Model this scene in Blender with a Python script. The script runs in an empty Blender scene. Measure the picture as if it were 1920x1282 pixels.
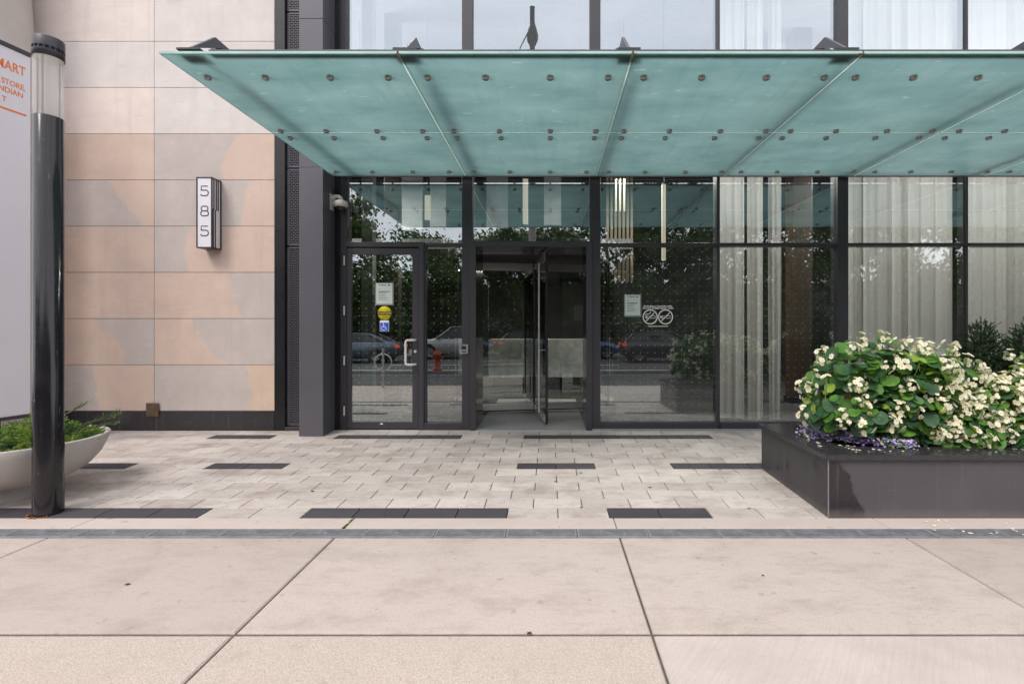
import bpy, math, random
from math import sin, cos, pi, sqrt, radians
from mathutils import Vector, Matrix
R = random.Random(7)
S_ = bpy.context.scene
COL = S_.collection

# ------------------------------------------------------------------ camera
H = 1.45                      # eye height above the sidewalk
cam_d = bpy.data.cameras.new('camera')
cam = bpy.data.objects.new('camera', cam_d); COL.objects.link(cam)
cam.location = (0, 0, H); cam.rotation_euler = (pi/2, 0, 0)
cam_d.sensor_width = 36; cam_d.lens = 925/1920*36
cam_d.shift_x = -72/1920; cam_d.shift_y = -24/1920
cam_d.clip_start = .05; cam_d.clip_end = 600
S_.camera = cam

# ------------------------------------------------------------------ sky, sun, exposure
SUN_EL, SUN_AZ = radians(52), radians(215)     # azimuth from +Y clockwise
w = bpy.data.worlds.new('World'); S_.world = w; w.use_nodes = True
nt = w.node_tree; nt.nodes.clear()
def wn(t, **k):
    n = nt.nodes.new(t)
    for a, b in k.items(): setattr(n, a, b)
    return n
sky = wn('ShaderNodeTexSky', sky_type='NISHITA', sun_disc=False, sun_elevation=SUN_EL, sun_rotation=SUN_AZ,
         air_density=1.0, dust_density=3.0, ozone_density=1.0)
hs = wn('ShaderNodeHueSaturation'); hs.inputs['Saturation'].default_value = .45
tc = wn('ShaderNodeTexCoord'); mp = wn('ShaderNodeMapping'); mp.inputs['Scale'].default_value = (1, 1, 2.6)
nz = wn('ShaderNodeTexNoise'); nz.inputs['Scale'].default_value = 2.2; nz.inputs['Detail'].default_value = 6; nz.inputs['Roughness'].default_value = .5
cr = wn('ShaderNodeValToRGB'); cr.color_ramp.elements[0].position = .38; cr.color_ramp.elements[1].position = .68
cr.color_ramp.elements[0].color = (9.2, 9.3, 10.2, 1); cr.color_ramp.elements[1].color = (13.2, 12.9, 13.0, 1)
mx = wn('ShaderNodeMix', data_type='RGBA'); mx.inputs[0].default_value = .8
bg = wn('ShaderNodeBackground'); bg.inputs['Strength'].default_value = .085
out = wn('ShaderNodeOutputWorld')
L = nt.links.new
L(sky.outputs[0], hs.inputs['Color']); L(tc.outputs['Generated'], mp.inputs[0]); L(mp.outputs[0], nz.inputs['Vector'])
L(nz.outputs['Fac'], cr.inputs[0]); L(hs.outputs[0], mx.inputs[6]); L(cr.outputs[0], mx.inputs[7]); L(mx.outputs[2], bg.inputs[0]); L(bg.outputs[0], out.inputs[0])
sd = bpy.data.lights.new('sun', 'SUN'); sd.energy = .9; sd.angle = radians(22); sd.color = (1, .95, .88)
sun = bpy.data.objects.new('sun', sd); COL.objects.link(sun)
dvec = Vector((sin(SUN_AZ)*cos(SUN_EL), cos(SUN_AZ)*cos(SUN_EL), sin(SUN_EL)))
sun.rotation_euler = dvec.to_track_quat('Z', 'Y').to_euler(); sun.location = (0, -5, 20)
S_.view_settings.view_transform = 'Standard'; S_.view_settings.look = 'None'
S_.view_settings.exposure = .97; S_.view_settings.gamma = 1
S_.render.engine = 'CYCLES'
cy = S_.cycles
cy.max_bounces = 9; cy.diffuse_bounces = 4; cy.glossy_bounces = 5; cy.transmission_bounces = 6; cy.transparent_max_bounces = 20
cy.caustics_reflective = False; cy.caustics_refractive = False; cy.sample_clamp_indirect = 6
try: cy.use_denoising = True
except Exception: pass

# ------------------------------------------------------------------ mesh helpers
class MB:
    def __init__(s): s.v, s.f, s.m, s.sm = [], [], [], []
    def face(s, pts, mi=0, smooth=False):
        b = len(s.v); s.v += [tuple(p) for p in pts]; s.f.append(tuple(range(b, b+len(pts)))); s.m.append(mi); s.sm.append(smooth)
    def grid(s, rows, mi=0, smooth=True, closed=False):
        b = len(s.v); n = len(rows[0])
        for r in rows: s.v += [tuple(p) for p in r]
        for i in range(len(rows)-1):
            for j in range(n if closed else n-1):
                k = (j+1) % n
                s.f.append((b+i*n+j, b+i*n+k, b+(i+1)*n+k, b+(i+1)*n+j)); s.m.append(mi); s.sm.append(smooth)
    def box(s, x0, x1, y0, y1, z0, z1, mi=0):
        b = len(s.v)
        s.v += [(x0,y0,z0),(x1,y0,z0),(x1,y1,z0),(x0,y1,z0),(x0,y0,z1),(x1,y0,z1),(x1,y1,z1),(x0,y1,z1)]
        for f in ((3,2,1,0),(4,5,6,7),(0,1,5,4),(1,2,6,5),(2,3,7,6),(3,0,4,7)):
            s.f.append(tuple(b+i for i in f)); s.m.append(mi); s.sm.append(False)
        return s
    def obox(s, c, ux, uy, uz, mi=0):        # oriented box: centre and three half-axis vectors
        b = len(s.v); c = Vector(c); ux, uy, uz = Vector(ux), Vector(uy), Vector(uz)
        for sx, sy, sz in ((-1,-1,-1),(1,-1,-1),(1,1,-1),(-1,1,-1),(-1,-1,1),(1,-1,1),(1,1,1),(-1,1,1)):
            s.v.append(tuple(c+ux*sx+uy*sy+uz*sz))
        for f in ((3,2,1,0),(4,5,6,7),(0,1,5,4),(1,2,6,5),(2,3,7,6),(3,0,4,7)):
            s.f.append(tuple(b+i for i in f)); s.m.append(mi); s.sm.append(False)
        return s
    def lathe(s, prof, c=(0,0,0), n=32, axis='z', mi=0, smooth=True, sx=1, sy=1):
        rows = []
        for r, h in prof:
            row = []
            for k in range(n):
                a = 2*pi*k/n
                p = (r*cos(a)*sx, r*sin(a)*sy, h)
                if axis == 'y': p = (r*cos(a)*sx, h, r*sin(a)*sy)
                if axis == 'x': p = (h, r*cos(a)*sx, r*sin(a)*sy)
                row.append((c[0]+p[0], c[1]+p[1], c[2]+p[2]))
            rows.append(row)
        s.grid(rows, mi, smooth, True); return s
    def tube(s, pts, r, n=8, mi=0, caps=True):
        pts = [Vector(p) for p in pts]; rs = r if isinstance(r, (list, tuple)) else [r]*len(pts)
        rows = []; up = None
        for i, p in enumerate(pts):
            d = (pts[min(i+1, len(pts)-1)]-pts[max(i-1, 0)]).normalized()
            if up is None: up = Vector((0,0,1)) if abs(d.z) < .9 else Vector((1,0,0))
            a = d.cross(up).normalized(); bb = a.cross(d).normalized(); up = bb
            rows.append([p+(a*cos(2*pi*k/n)+bb*sin(2*pi*k/n))*rs[i] for k in range(n)])
        s.grid(rows, mi, True, True)
        if caps: s.face(rows[0][::-1], mi); s.face(rows[-1], mi)
        return s
    def prism(s, poly, y0, y1, mi=0):        # polygon in xz, extruded along y
        s.face([(x, y0, z) for x, z in poly], mi); s.face([(x, y1, z) for x, z in poly][::-1], mi)
        n = len(poly)
        for i in range(n):
            a, b = poly[i], poly[(i+1) % n]
            s.face([(a[0],y0,a[1]),(a[0],y1,a[1]),(b[0],y1,b[1]),(b[0],y0,b[1])], mi)
        return s
    def ribbon(s, pts, wd, y, t=.0012, mi=0, closed=False):   # flat stroke in the xz plane
        n = len(pts); L_, R_ = [], []
        for i in range(n):
            if closed: a, b = pts[(i-1) % n], pts[(i+1) % n]
            else: a, b = pts[max(i-1, 0)], pts[min(i+1, n-1)]
            d = Vector((b[0]-a[0], b[1]-a[1])).normalized(); nn = Vector((-d.y, d.x))*wd/2
            L_.append((pts[i][0]+nn.x, pts[i][1]+nn.y)); R_.append((pts[i][0]-nn.x, pts[i][1]-nn.y))
        for i in range(n if closed else n-1):
            k = (i+1) % n
            q = [(R_[i][0],y,R_[i][1]),(R_[k][0],y,R_[k][1]),(L_[k][0],y,L_[k][1]),(L_[i][0],y,L_[i][1])]
            s.face(q, mi)
            s.face([(p[0], p[1]+t, p[2]) for p in q[::-1]], mi)
        return s
    def build(s, name, mats, parent=None, smooth=None, bevel=0, local=False):
        me = bpy.data.meshes.new(name)
        off = Vector((0,0,0)) if (parent is None or local) else wloc(parent)
        me.from_pydata([(v[0]-off.x, v[1]-off.y, v[2]-off.z) for v in s.v], [], s.f)
        if not isinstance(mats, (list, tuple)): mats = [mats]
        for m_ in mats: me.materials.append(m_)
        for p, mi, sm in zip(me.polygons, s.m, s.sm): p.material_index = mi; p.use_smooth = sm
        me.update()
        o = bpy.data.objects.new(name, me); COL.objects.link(o)
        if parent is not None: o.parent = parent
        if bevel:
            b = o.modifiers.new('bevel', 'BEVEL'); b.width = bevel; b.segments = 2; b.limit_method = 'ANGLE'
        return o
def wloc(o):
    v = Vector(o.location)
    while o.parent: o = o.parent; v += Vector(o.location)
    return v
def tag(o, label=None, cat=None, group=None, kind=None):
    if label: o['label'] = label
    if cat: o['category'] = cat
    if group: o['group'] = group
    if kind: o['kind'] = kind
    return o
def thing(name, loc, label, cat, group=None, rz=0):
    o = bpy.data.objects.new(name, None); COL.objects.link(o); o.empty_display_size = .2
    o.location = loc; o.rotation_euler = (0,0,rz)
    return tag(o, label, cat, group)
def copy_tree(o, parent=None):
    c = o.copy(); COL.objects.link(c); c.parent = parent
    for ch in [q for q in bpy.data.objects if q.parent == o]: copy_tree(ch, c)
    return c
def bx(*a): return MB().box(*a)
_font = None
def text_mb(mb, body, x, z, y, size, align='LEFT', mi=0, sx=1, th=.001, bold=0):
    cu = bpy.data.curves.new('t', 'FONT'); cu.body = body; cu.size = size; cu.align_x = align; cu.extrude = th/2; cu.offset = bold
    ob = bpy.data.objects.new('t', cu); COL.objects.link(ob)
    dg = bpy.context.evaluated_depsgraph_get(); me = ob.evaluated_get(dg).to_mesh()
    b = len(mb.v)
    for v in me.vertices: mb.v.append((x+v.co.x*sx, y-v.co.z, z+v.co.y))
    for p in me.polygons: mb.f.append(tuple(b+i for i in p.vertices)); mb.m.append(mi); mb.sm.append(False)
    ob.evaluated_get(dg).to_mesh_clear(); bpy.data.objects.remove(ob); bpy.data.curves.remove(cu)

# ------------------------------------------------------------------ materials
class NT:
    def __init__(s, name):
        s.m = bpy.data.materials.new(name); s.m.use_nodes = True; s.t = s.m.node_tree; s.t.nodes.clear()
        s.out = s.n('ShaderNodeOutputMaterial'); s.tc = s.n('ShaderNodeTexCoord')
    def n(s, t, **k):
        q = s.t.nodes.new(t)
        for a, b in k.items():
            if isinstance(a, str) and hasattr(q, a): setattr(q, a, b)
        return q
    def l(s, a, b): s.t.links.new(a, b)
    def val(s, sock, v):
        if hasattr(v, 'links') or hasattr(v, 'is_linked'): s.l(v, sock)
        else: sock.default_value = v
    def noise(s, scale, detail=4, rough=.55, vec=None, sc=None):
        q = s.n('ShaderNodeTexNoise'); q.inputs['Scale'].default_value = scale; q.inputs['Detail'].default_value = detail; q.inputs['Roughness'].default_value = rough
        v = vec or s.tc.outputs['Object']
        if sc:
            mp = s.n('ShaderNodeMapping'); mp.inputs['Scale'].default_value = sc; s.l(v, mp.inputs[0]); v = mp.outputs[0]
        s.l(v, q.inputs['Vector']); return q.outputs['Fac']
    def math(s, op, a, b=0, c=None, clamp=False):
        q = s.n('ShaderNodeMath'); q.operation = op; q.use_clamp = clamp
        s.val(q.inputs[0], a); s.val(q.inputs[1], b)
        if c is not None: s.val(q.inputs[2], c)
        return q.outputs[0]
    def rng(s, v, a, b, c=0, d=1):
        q = s.n('ShaderNodeMapRange'); s.l(v, q.inputs[0])
        for i, x in enumerate((a, b, c, d)): q.inputs[i+1].default_value = x
        return q.outputs[0]
    def mix(s, f, a, b, mode='MIX'):
        q = s.n('ShaderNodeMix', data_type='RGBA', blend_type=mode); s.val(q.inputs[0], f)
        for i, x in ((6, a), (7, b)):
            if isinstance(x, tuple): q.inputs[i].default_value = (*x[:3], 1)
            else: s.l(x, q.inputs[i])
        return q.outputs[2]
    def bump(s, h, strength=.3, dist=.01):
        q = s.n('ShaderNodeBump'); q.inputs['Strength'].default_value = strength; q.inputs['Distance'].default_value = dist
        s.l(h, q.inputs['Height']); return q.outputs[0]
    def pbr(s, col, rough=.5, metal=0, normal=None, spec=.5, emit=None, es=0, coat=0):
        q = s.n('ShaderNodeBsdfPrincipled')
        if isinstance(col, tuple): q.inputs['Base Color'].default_value = (*col[:3], 1)
        else: s.l(col, q.inputs['Base Color'])
        s.val(q.inputs['Roughness'], rough); q.inputs['Metallic'].default_value = metal; q.inputs['Specular IOR Level'].default_value = spec
        if coat: q.inputs['Coat Weight'].default_value = coat; q.inputs['Coat Roughness'].default_value = .08
        if normal: s.l(normal, q.inputs['Normal'])
        if emit: q.inputs['Emission Color'].default_value = (*emit, 1); q.inputs['Emission Strength'].default_value = es
        return q.outputs[0]
    def done(s, sh): s.l(sh, s.out.inputs[0]); return s.m
def simple(name, col, rough=.5, metal=0, var=.12, scale=6, bump=0, bscale=60, spec=.5, coat=0, emit=None, es=0):
    t = NT(name)
    c = t.mix(t.rng(t.noise(scale, 5), .3, .7), tuple(x*(1-var) for x in col), tuple(min(1, x*(1+var)) for x in col))
    r = t.rng(t.noise(scale*1.7, 4), .3, .7, max(.02, rough*.8), min(1, rough*1.2))
    nm = t.bump(t.noise(bscale, 4), bump, .004) if bump else None
    return t.done(t.pbr(c, r, metal, nm, spec, emit, es, coat))

M = {}
M['charcoal'] = simple('charcoal_metal', (.047,.044,.052), .42, .0, .1, 1.5, .03, 90)
M['column'] = simple('column_cladding', (.108,.104,.12), .42, .1, .06, 1.2, .02, 80)
M['black'] = simple('black_metal', (.012,.012,.015), .3, 0, .1, 2)
M['black_gloss'] = simple('black_gloss', (.014,.013,.016), .16, 0, .2, 3)
def post_paint():
    t = NT('scratched_black_gloss'); c = (.014,.013,.016)
    s1 = t.rng(t.noise(1.0, 4, .6, sc=(60,60,7)), .69, .71); s2 = t.rng(t.noise(40, 2, .5), .76, .78); dz = t.rng(t.noise(2.2, 6, .7), .5, .7)
    c2 = t.mix(t.math('MULTIPLY', dz, .5), c, (.035,.03,.03)); c2 = t.mix(t.math('MULTIPLY', s1, .35), c2, (.3,.3,.3)); c2 = t.mix(t.math('MULTIPLY', s2, .6), c2, (.4,.4,.4))
    return t.done(t.pbr(c2, t.rng(dz, 0, 1, .13, .3)))
M['post'] = post_paint()
M['steel'] = simple('brushed_steel', (.62,.61,.6), .28, 1, .06, 8)
M['dark_steel'] = simple('dark_steel', (.14,.11,.09), .34, .9, .2, 12)
M['bolt'] = simple('bolt_steel', (.40,.385,.37), .38, .8, .25, 12)
M['bar'] = simple('pull_bar_metal', (.72,.67,.63), .35, .2, .03, 6)
M['rail'] = simple('satin_rail', (.88,.84,.80), .16, .6, .02, 6)
M['white_plastic'] = simple('white_plastic', (.72,.70,.66), .45, 0, .04, 5)
M['dark_plastic'] = simple('dark_plastic', (.02,.02,.024), .35)
M['rubber'] = simple('rubber', (.012,.012,.012), .8)
M['asphalt'] = simple('asphalt', (.055,.055,.06), .9, 0, .25, 2, .5, 120)
M['kerb'] = simple('kerb_concrete', (.36,.34,.32), .85, 0, .15, 3, .3, 80)
M['soil'] = simple('soil', (.05,.035,.022), .95, 0, .4, 20, .8, 60)
M['bark'] = simple('bark', (.08,.06,.045), .9, 0, .3, 9, .6, 30)
M['bowl'] = simple('cast_concrete', (.50,.46,.435), .75, 0, .09, 2.5, .12, 50)
M['pillar'] = simple('pillar_concrete', (.50,.46,.43), .8, 0, .12, 1.3, .15, 30)
M['brass'] = simple('bronze_plate', (.16,.11,.07), .5, .5, .2, 9)
M['rust'] = simple('rusty_dirt', (.30,.13,.055), .95, 0, .4, 40, .6, 90)
M['petal'] = simple('cream_petal', (.86,.79,.58), .55, 0, .1, 30)
M['stamen'] = simple('yellow_stamen', (.75,.50,.09), .6, 0, .1, 30)
M['violet'] = simple('violet_petal', (.50,.35,.80), .6, 0, .3, 30)
M['sign_white'] = simple('sign_face', (.73,.73,.79), .35, 0, .02, 2)
M['orange'] = simple('orange_vinyl', (.85,.20,.03), .5, 0, .03)
M['ink'] = simple('ink', (.02,.02,.025), .6)
M['num_white'] = simple('number_face', (.80,.77,.82), .35, 0, .02, 3)
M['paper'] = simple('paper', (.62,.68,.64), .7, 0, .04, 8)
M['sleeve'] = simple('plastic_sleeve', (.23,.27,.26), .25, 0, .1, 10)
M['yellow'] = simple('yellow_vinyl', (.82,.66,.0), .5, 0, .03)
M['blue'] = simple('blue_vinyl', (.015,.11,.62), .5, 0, .03)
M['white_vinyl'] = simple('white_vinyl', (.9,.88,.88), .6, 0, .02)
M['marble'] = None
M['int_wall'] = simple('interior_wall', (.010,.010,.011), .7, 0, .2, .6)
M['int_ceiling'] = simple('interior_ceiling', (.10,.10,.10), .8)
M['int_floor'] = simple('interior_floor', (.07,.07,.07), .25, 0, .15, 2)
M['walnut'] = simple('walnut', (.055,.034,.022), .5, 0, .25, 4)
M['threshold'] = simple('granite_threshold', (.30,.30,.31), .6, 0, .2, 90, .1, 90)
M['stem'] = simple('plant_stem', (.16,.26,.05), .5, 0, .2, 12)
M['lampglow'] = simple('warm_lamp', (.9,.8,.6), .5, 0, 0, 3, emit=(1,.72,.42), es=5)
M['pendantglow'] = simple('pendant_lamp', (.9,.85,.7), .5, 0, 0, 3, emit=(1,.88,.66), es=.22)
M['hydrant'] = simple('hydrant_paint', (.42,.06,.02), .5, 0, .2, 8)
M['tail'] = simple('tail_light', (.5,.02,.01), .3, emit=(1,.08,.02), es=.4)
M['head'] = simple('head_light', (.7,.7,.68), .2)
M['car_glass'] = simple('car_glass', (.02,.022,.026), .05)
M['brick_red'] = simple('far_brick', (.22,.10,.07), .9, 0, .2, 3)

def leaf_mat(name, a, b, scale=3, rough=.42, tr=.25, detail=3):
    t = NT(name)
    c = t.mix(t.rng(t.noise(scale, detail), .35, .65), a, b)
    p = t.pbr(c, rough, spec=.4)
    q = t.n('ShaderNodeBsdfTranslucent'); t.l(t.mix(.5, c, tuple(min(1, x*1.6) for x in b)), q.inputs[0])
    m = t.n('ShaderNodeMixShader'); m.inputs[0].default_value = tr; t.l(p, m.inputs[1]); t.l(q.outputs[0], m.inputs[2])
    return t.done(m.outputs[0])
M['leaf_dark'] = leaf_mat('begonia_leaf', (.028,.085,.034), (.07,.165,.06), 9, .38)
M['leaf_mid'] = leaf_mat('begonia_leaf_mid', (.07,.19,.03), (.15,.31,.05), 9, .38)
M['leaf_young'] = leaf_mat('begonia_leaf_young', (.22,.38,.03), (.36,.50,.06), 9, .4, .35)
M['petal'] = leaf_mat('begonia_petal', (.93,.87,.60), (.97,.93,.78), 25, .5, .25)
M['leaf_dry'] = leaf_mat('begonia_leaf_dry', (.16,.07,.02), (.25,.15,.05), 9)
M['yew'] = leaf_mat('yew_needles', (.018,.045,.02), (.045,.09,.035), 6, .5, .15)
M['juniper'] = leaf_mat('juniper_needles', (.14,.26,.05), (.36,.47,.09), 5, .6, .2)
M['juniper_dark'] = leaf_mat('juniper_needles_dark', (.05,.13,.05), (.11,.22,.07), 5, .6, .2)
M['tree_leaf'] = leaf_mat('street_tree_leaves', (.022,.05,.014), (.06,.11,.025), .7, .5, .25)
M['tree_leaf2'] = leaf_mat('street_tree_leaves_light', (.05,.09,.015), (.10,.16,.03), .7, .5, .25)

# window glass: coated pane, part mirror part clear, with an optional grid of white ceramic dots
def glass_mat(name, base=.24, tint=(.62,.70,.66), dots=False, z_to=9, wob=.0, ior=1.45, gcol=(.86,.93,.93,1)):
    t = NT(name)
    tr = t.n('ShaderNodeBsdfTransparent'); tr.inputs[0].default_value = (*tint, 1)
    gl = t.n('ShaderNodeBsdfGlossy'); gl.inputs['Roughness'].default_value = .0; gl.inputs[0].default_value = gcol
    if wob:
        nm = t.bump(t.noise(.9, 2, .4), wob, .05); t.l(nm, gl.inputs['Normal'])
    fr = t.n('ShaderNodeFresnel'); fr.inputs[0].default_value = ior
    f = t.math('ADD', fr.outputs[0], base, clamp=True)
    m = t.n('ShaderNodeMixShader'); t.l(f, m.inputs[0]); t.l(tr.outputs[0], m.inputs[1]); t.l(gl.outputs[0], m.inputs[2])
    sh = m.outputs[0]
    if dots:
        g = t.n('ShaderNodeNewGeometry'); sp = t.n('ShaderNodeSeparateXYZ'); t.l(g.outputs['Position'], sp.inputs[0])
        def cell(o, off): return t.math('SUBTRACT', t.math('FRACT', t.math('DIVIDE', t.math('ADD', o, off), .1)), .5)
        dx, dz = cell(sp.outputs[0], 100.03), cell(sp.outputs[2], 100.02)
        d = t.math('SQRT', t.math('ADD', t.math('MULTIPLY', dx, dx), t.math('MULTIPLY', dz, dz)))
        k = t.math('MULTIPLY', t.math('LESS_THAN', d, .05), t.math('LESS_THAN', sp.outputs[2], z_to))
        df = t.n('ShaderNodeBsdfDiffuse'); df.inputs[0].default_value = (.42,.42,.41,1)
        m2 = t.n('ShaderNodeMixShader'); t.l(k, m2.inputs[0]); t.l(sh, m2.inputs[1]); t.l(df.outputs[0], m2.inputs[2]); sh = m2.outputs[0]
    return t.done(sh)
M['glass'] = glass_mat('facade_glass', .33, (.92,.95,.93), wob=.012)
M['glass_dots'] = glass_mat('facade_glass_dotted', .25, (.92,.95,.93), True, 2.78, wob=.012)
M['glass_up'] = glass_mat('upper_facade_glass', .36, (.92,.96,.97), wob=.02, gcol=(.84,.93,1.0,1))
M['glass_door'] = glass_mat('door_glass', .08, (.9,.93,.91))
M['glass_clear'] = glass_mat('lamp_glass', .0, (.985,.985,.985), ior=1.12)

def canopy_mat():
    t = NT('frosted_canopy_glass')
    big = t.rng(t.noise(1.3, 5, .6, sc=(1,2.2,1)), .3, .7)
    c = t.mix(big, (.155,.29,.287), (.25,.40,.392))
    st = t.rng(t.noise(1.0, 5, .65, sc=(9,1.1,1)), .50, .72)
    c = t.mix(t.math('MULTIPLY', st, .30), c, (.10,.24,.23))
    sp = t.rng(t.noise(6, 3, .55, sc=(1,3,1)), .66, .72)
    c = t.mix(t.math('MULTIPLY', sp, .45), c, (.55,.66,.63))
    tl = t.n('ShaderNodeBsdfTranslucent'); t.l(c, tl.inputs[0])
    df = t.n('ShaderNodeBsdfDiffuse'); t.l(t.mix(.5, c, (.20,.36,.35)), df.inputs[0])
    a = t.n('ShaderNodeMixShader'); a.inputs[0].default_value = .22; t.l(tl.outputs[0], a.inputs[1]); t.l(df.outputs[0], a.inputs[2])
    tp = t.n('ShaderNodeBsdfTransparent'); tp.inputs[0].default_value = (.35,.62,.6,1)
    b = t.n('ShaderNodeMixShader'); b.inputs[0].default_value = .0; t.l(a.outputs[0], b.inputs[1]); t.l(tp.outputs[0], b.inputs[2])
    gl = t.n('ShaderNodeBsdfGlossy'); gl.inputs['Roughness'].default_value = .22
    fr = t.n('ShaderNodeFresnel'); fr.inputs[0].default_value = 1.3
    e = t.n('ShaderNodeMixShader'); t.l(t.math('MULTIPLY', fr.outputs[0], .5), e.inputs[0]); t.l(b.outputs[0], e.inputs[1]); t.l(gl.outputs[0], e.inputs[2])
    return t.done(e.outputs[0])
M['canopy'] = canopy_mat()
M['canopy_edge'] = simple('canopy_glass_edge', (.42,.66,.58), .3)
def seal_mat():
    t = NT('clear_seal'); q = t.n('ShaderNodeBsdfTranslucent'); q.inputs[0].default_value = (.95,1,.97,1); return t.done(q.outputs[0])
M['seal'] = seal_mat()
def sheer():
    t = NT('sheer_curtain')
    d = t.n('ShaderNodeBsdfDiffuse'); d.inputs[0].default_value = (.84,.82,.79,1)
    tl = t.n('ShaderNodeBsdfTranslucent'); tl.inputs[0].default_value = (.8,.78,.75,1)
    a = t.n('ShaderNodeMixShader'); a.inputs[0].default_value = .4; t.l(d.outputs[0], a.inputs[1]); t.l(tl.outputs[0], a.inputs[2])
    tp = t.n('ShaderNodeBsdfTransparent')
    b = t.n('ShaderNodeMixShader'); b.inputs[0].default_value = .10; t.l(a.outputs[0], b.inputs[1]); t.l(tp.outputs[0], b.inputs[2])
    return t.done(b.outputs[0])
M['sheer'] = sheer()
def marble():
    t = NT('grey_marble')
    n = t.noise(3.0, 8, .7)
    c = t.mix(t.rng(n, .35, .62), (.55,.56,.55), (.30,.32,.32))
    return t.done(t.pbr(c, .25))
M['marble'] = marble()

def stone(name, base, patch=None, pts=None, tone=1.0):
    """Limestone-look panel; the optional second colour lies to the right of an irregular line x(z) across the panel."""
    t = NT(name)
    gp_ = t.n('ShaderNodeNewGeometry').outputs['Position']
    cl = t.noise(2.6, 8, .68, vec=gp_)
    c = t.mix(t.rng(cl, .3, .7), tuple(x*.90 for x in base), tuple(min(1, x*1.07) for x in base))
    if patch:
        sp = t.n('ShaderNodeSeparateXYZ'); t.l(t.tc.outputs['Object'], sp.inputs[0])
        q = t.n('ShaderNodeFloatCurve'); cu = q.mapping.curves[0]
        pts = sorted(pts)
        cu.points[0].location = pts[0]; cu.points[1].location = pts[-1]
        for p in pts[1:-1]: cu.points.new(*p)
        q.mapping.update(); q.inputs[0].default_value = 1
        t.l(t.math('DIVIDE', sp.outputs[2], .62, clamp=True), q.inputs[1])
        edge = t.math('MULTIPLY', t.math('SUBTRACT', t.noise(3.6, 9, .74, vec=gp_), .5), .17)
        xn = t.math('ADD', t.math('DIVIDE', sp.outputs[0], 1.61), edge)
        k = t.rng(t.math('SUBTRACT', xn, q.outputs[0]), -.014, .014)
        c2 = t.mix(t.rng(cl, .3, .7), tuple(x*.93 for x in patch), tuple(min(1, x*1.06) for x in patch))
        c = t.mix(k, c, c2)
    wv = t.rng(t.noise(7, 7, .7, vec=gp_, sc=(1,1,2.5)), .58, .70)
    c = t.mix(t.math('MULTIPLY', wv, .30), c, (.76,.71,.68))
    vn = t.rng(t.noise(4, 9, .75, vec=gp_, sc=(.6,1,3.5)), .56, .66)
    c = t.mix(t.math('MULTIPLY', vn, .16), c, (.40,.34,.32))
    rn = t.rng(t.noise(1.0, 5, .6, vec=gp_, sc=(9,1,.5)), .54, .70)
    c = t.mix(t.math('MULTIPLY', rn, .13), c, (.36,.31,.28))
    dk = t.rng(t.noise(30, 4, .6, vec=gp_), .66, .72)
    c = t.mix(t.math('MULTIPLY', dk, .18), c, (.33,.28,.26))
    return t.done(t.pbr(c, .72, normal=t.bump(t.noise(40, 5), .08, .004)))

def paving_mat(name, a, b, stain, amt=.5, sp=160):
    t = NT(name)
    at = t.n('ShaderNodeAttribute'); at.attribute_name = 'tone'
    c = t.mix(at.outputs['Fac'], a, b)
    gr = t.rng(t.noise(sp, 3, .6), .35, .65)
    c = t.mix(t.math('MULTIPLY', gr, .38), c, tuple(x*.70 for x in a))
    st = t.rng(t.noise(2.1, 8, .72, sc=(1,1.7,1)), .48, .68)
    c = t.mix(t.math('MULTIPLY', st, amt), c, stain)
    s2 = t.rng(t.noise(8, 5, .65, sc=(1,3,1)), .55, .7)
    c = t.mix(t.math('MULTIPLY', s2, amt*.6), c, stain)
    d2 = t.rng(t.noise(45, 4, .7), .54, .66)
    c = t.mix(t.math('MULTIPLY', d2, amt*.45), c, tuple(x*.7 for x in a))
    dots = t.rng(t.noise(12, 2, .4), .70, .73)
    c = t.mix(t.math('MULTIPLY', dots, .35), c, tuple(x*.45 for x in a))
    cg = t.rng(t.noise(3.5, 9, .75), .55, .66)
    c = t.mix(t.math('MULTIPLY', cg, amt*.40), c, stain)
    gm = t.n('ShaderNodeTexVoronoi'); gm.inputs['Scale'].default_value = 2.3; t.l(t.tc.outputs['Object'], gm.inputs['Vector'])
    gd = t.rng(t.math('ADD', gm.outputs['Distance'], t.math('MULTIPLY', t.noise(30, 3), .03)), .045, .07, 1, 0)
    c = t.mix(t.math('MULTIPLY', gd, amt*.7), c, tuple(x*.55 for x in a))
    g2 = t.n('ShaderNodeTexVoronoi'); g2.inputs['Scale'].default_value = 6.5; t.l(t.tc.outputs['Object'], g2.inputs['Vector'])
    gd2 = t.rng(t.math('ADD', g2.outputs['Distance'], t.math('MULTIPLY', t.noise(50, 3), .06)), .07, .11, 1, 0)
    c = t.mix(t.math('MULTIPLY', gd2, amt*.38), c, tuple(x*.5 for x in a))
    return t.done(t.pbr(c, .82, normal=t.bump(t.noise(sp, 4), .22, .003)))
M['tile_light'] = paving_mat('granite_paver_light', (.50,.44,.405), (.66,.59,.545), (.27,.215,.18), .72, 110)
M['tile_dark'] = paving_mat('granite_paver_dark', (.050,.045,.052), (.068,.062,.070), (.09,.083,.085), .3)
M['band'] = paving_mat('concrete_band', (.56,.475,.43), (.60,.51,.46), (.44,.37,.33), .4, 220)
M['slab'] = paving_mat('sidewalk_concrete', (.465,.39,.345), (.53,.45,.40), (.32,.26,.225), .60, 95)
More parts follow.
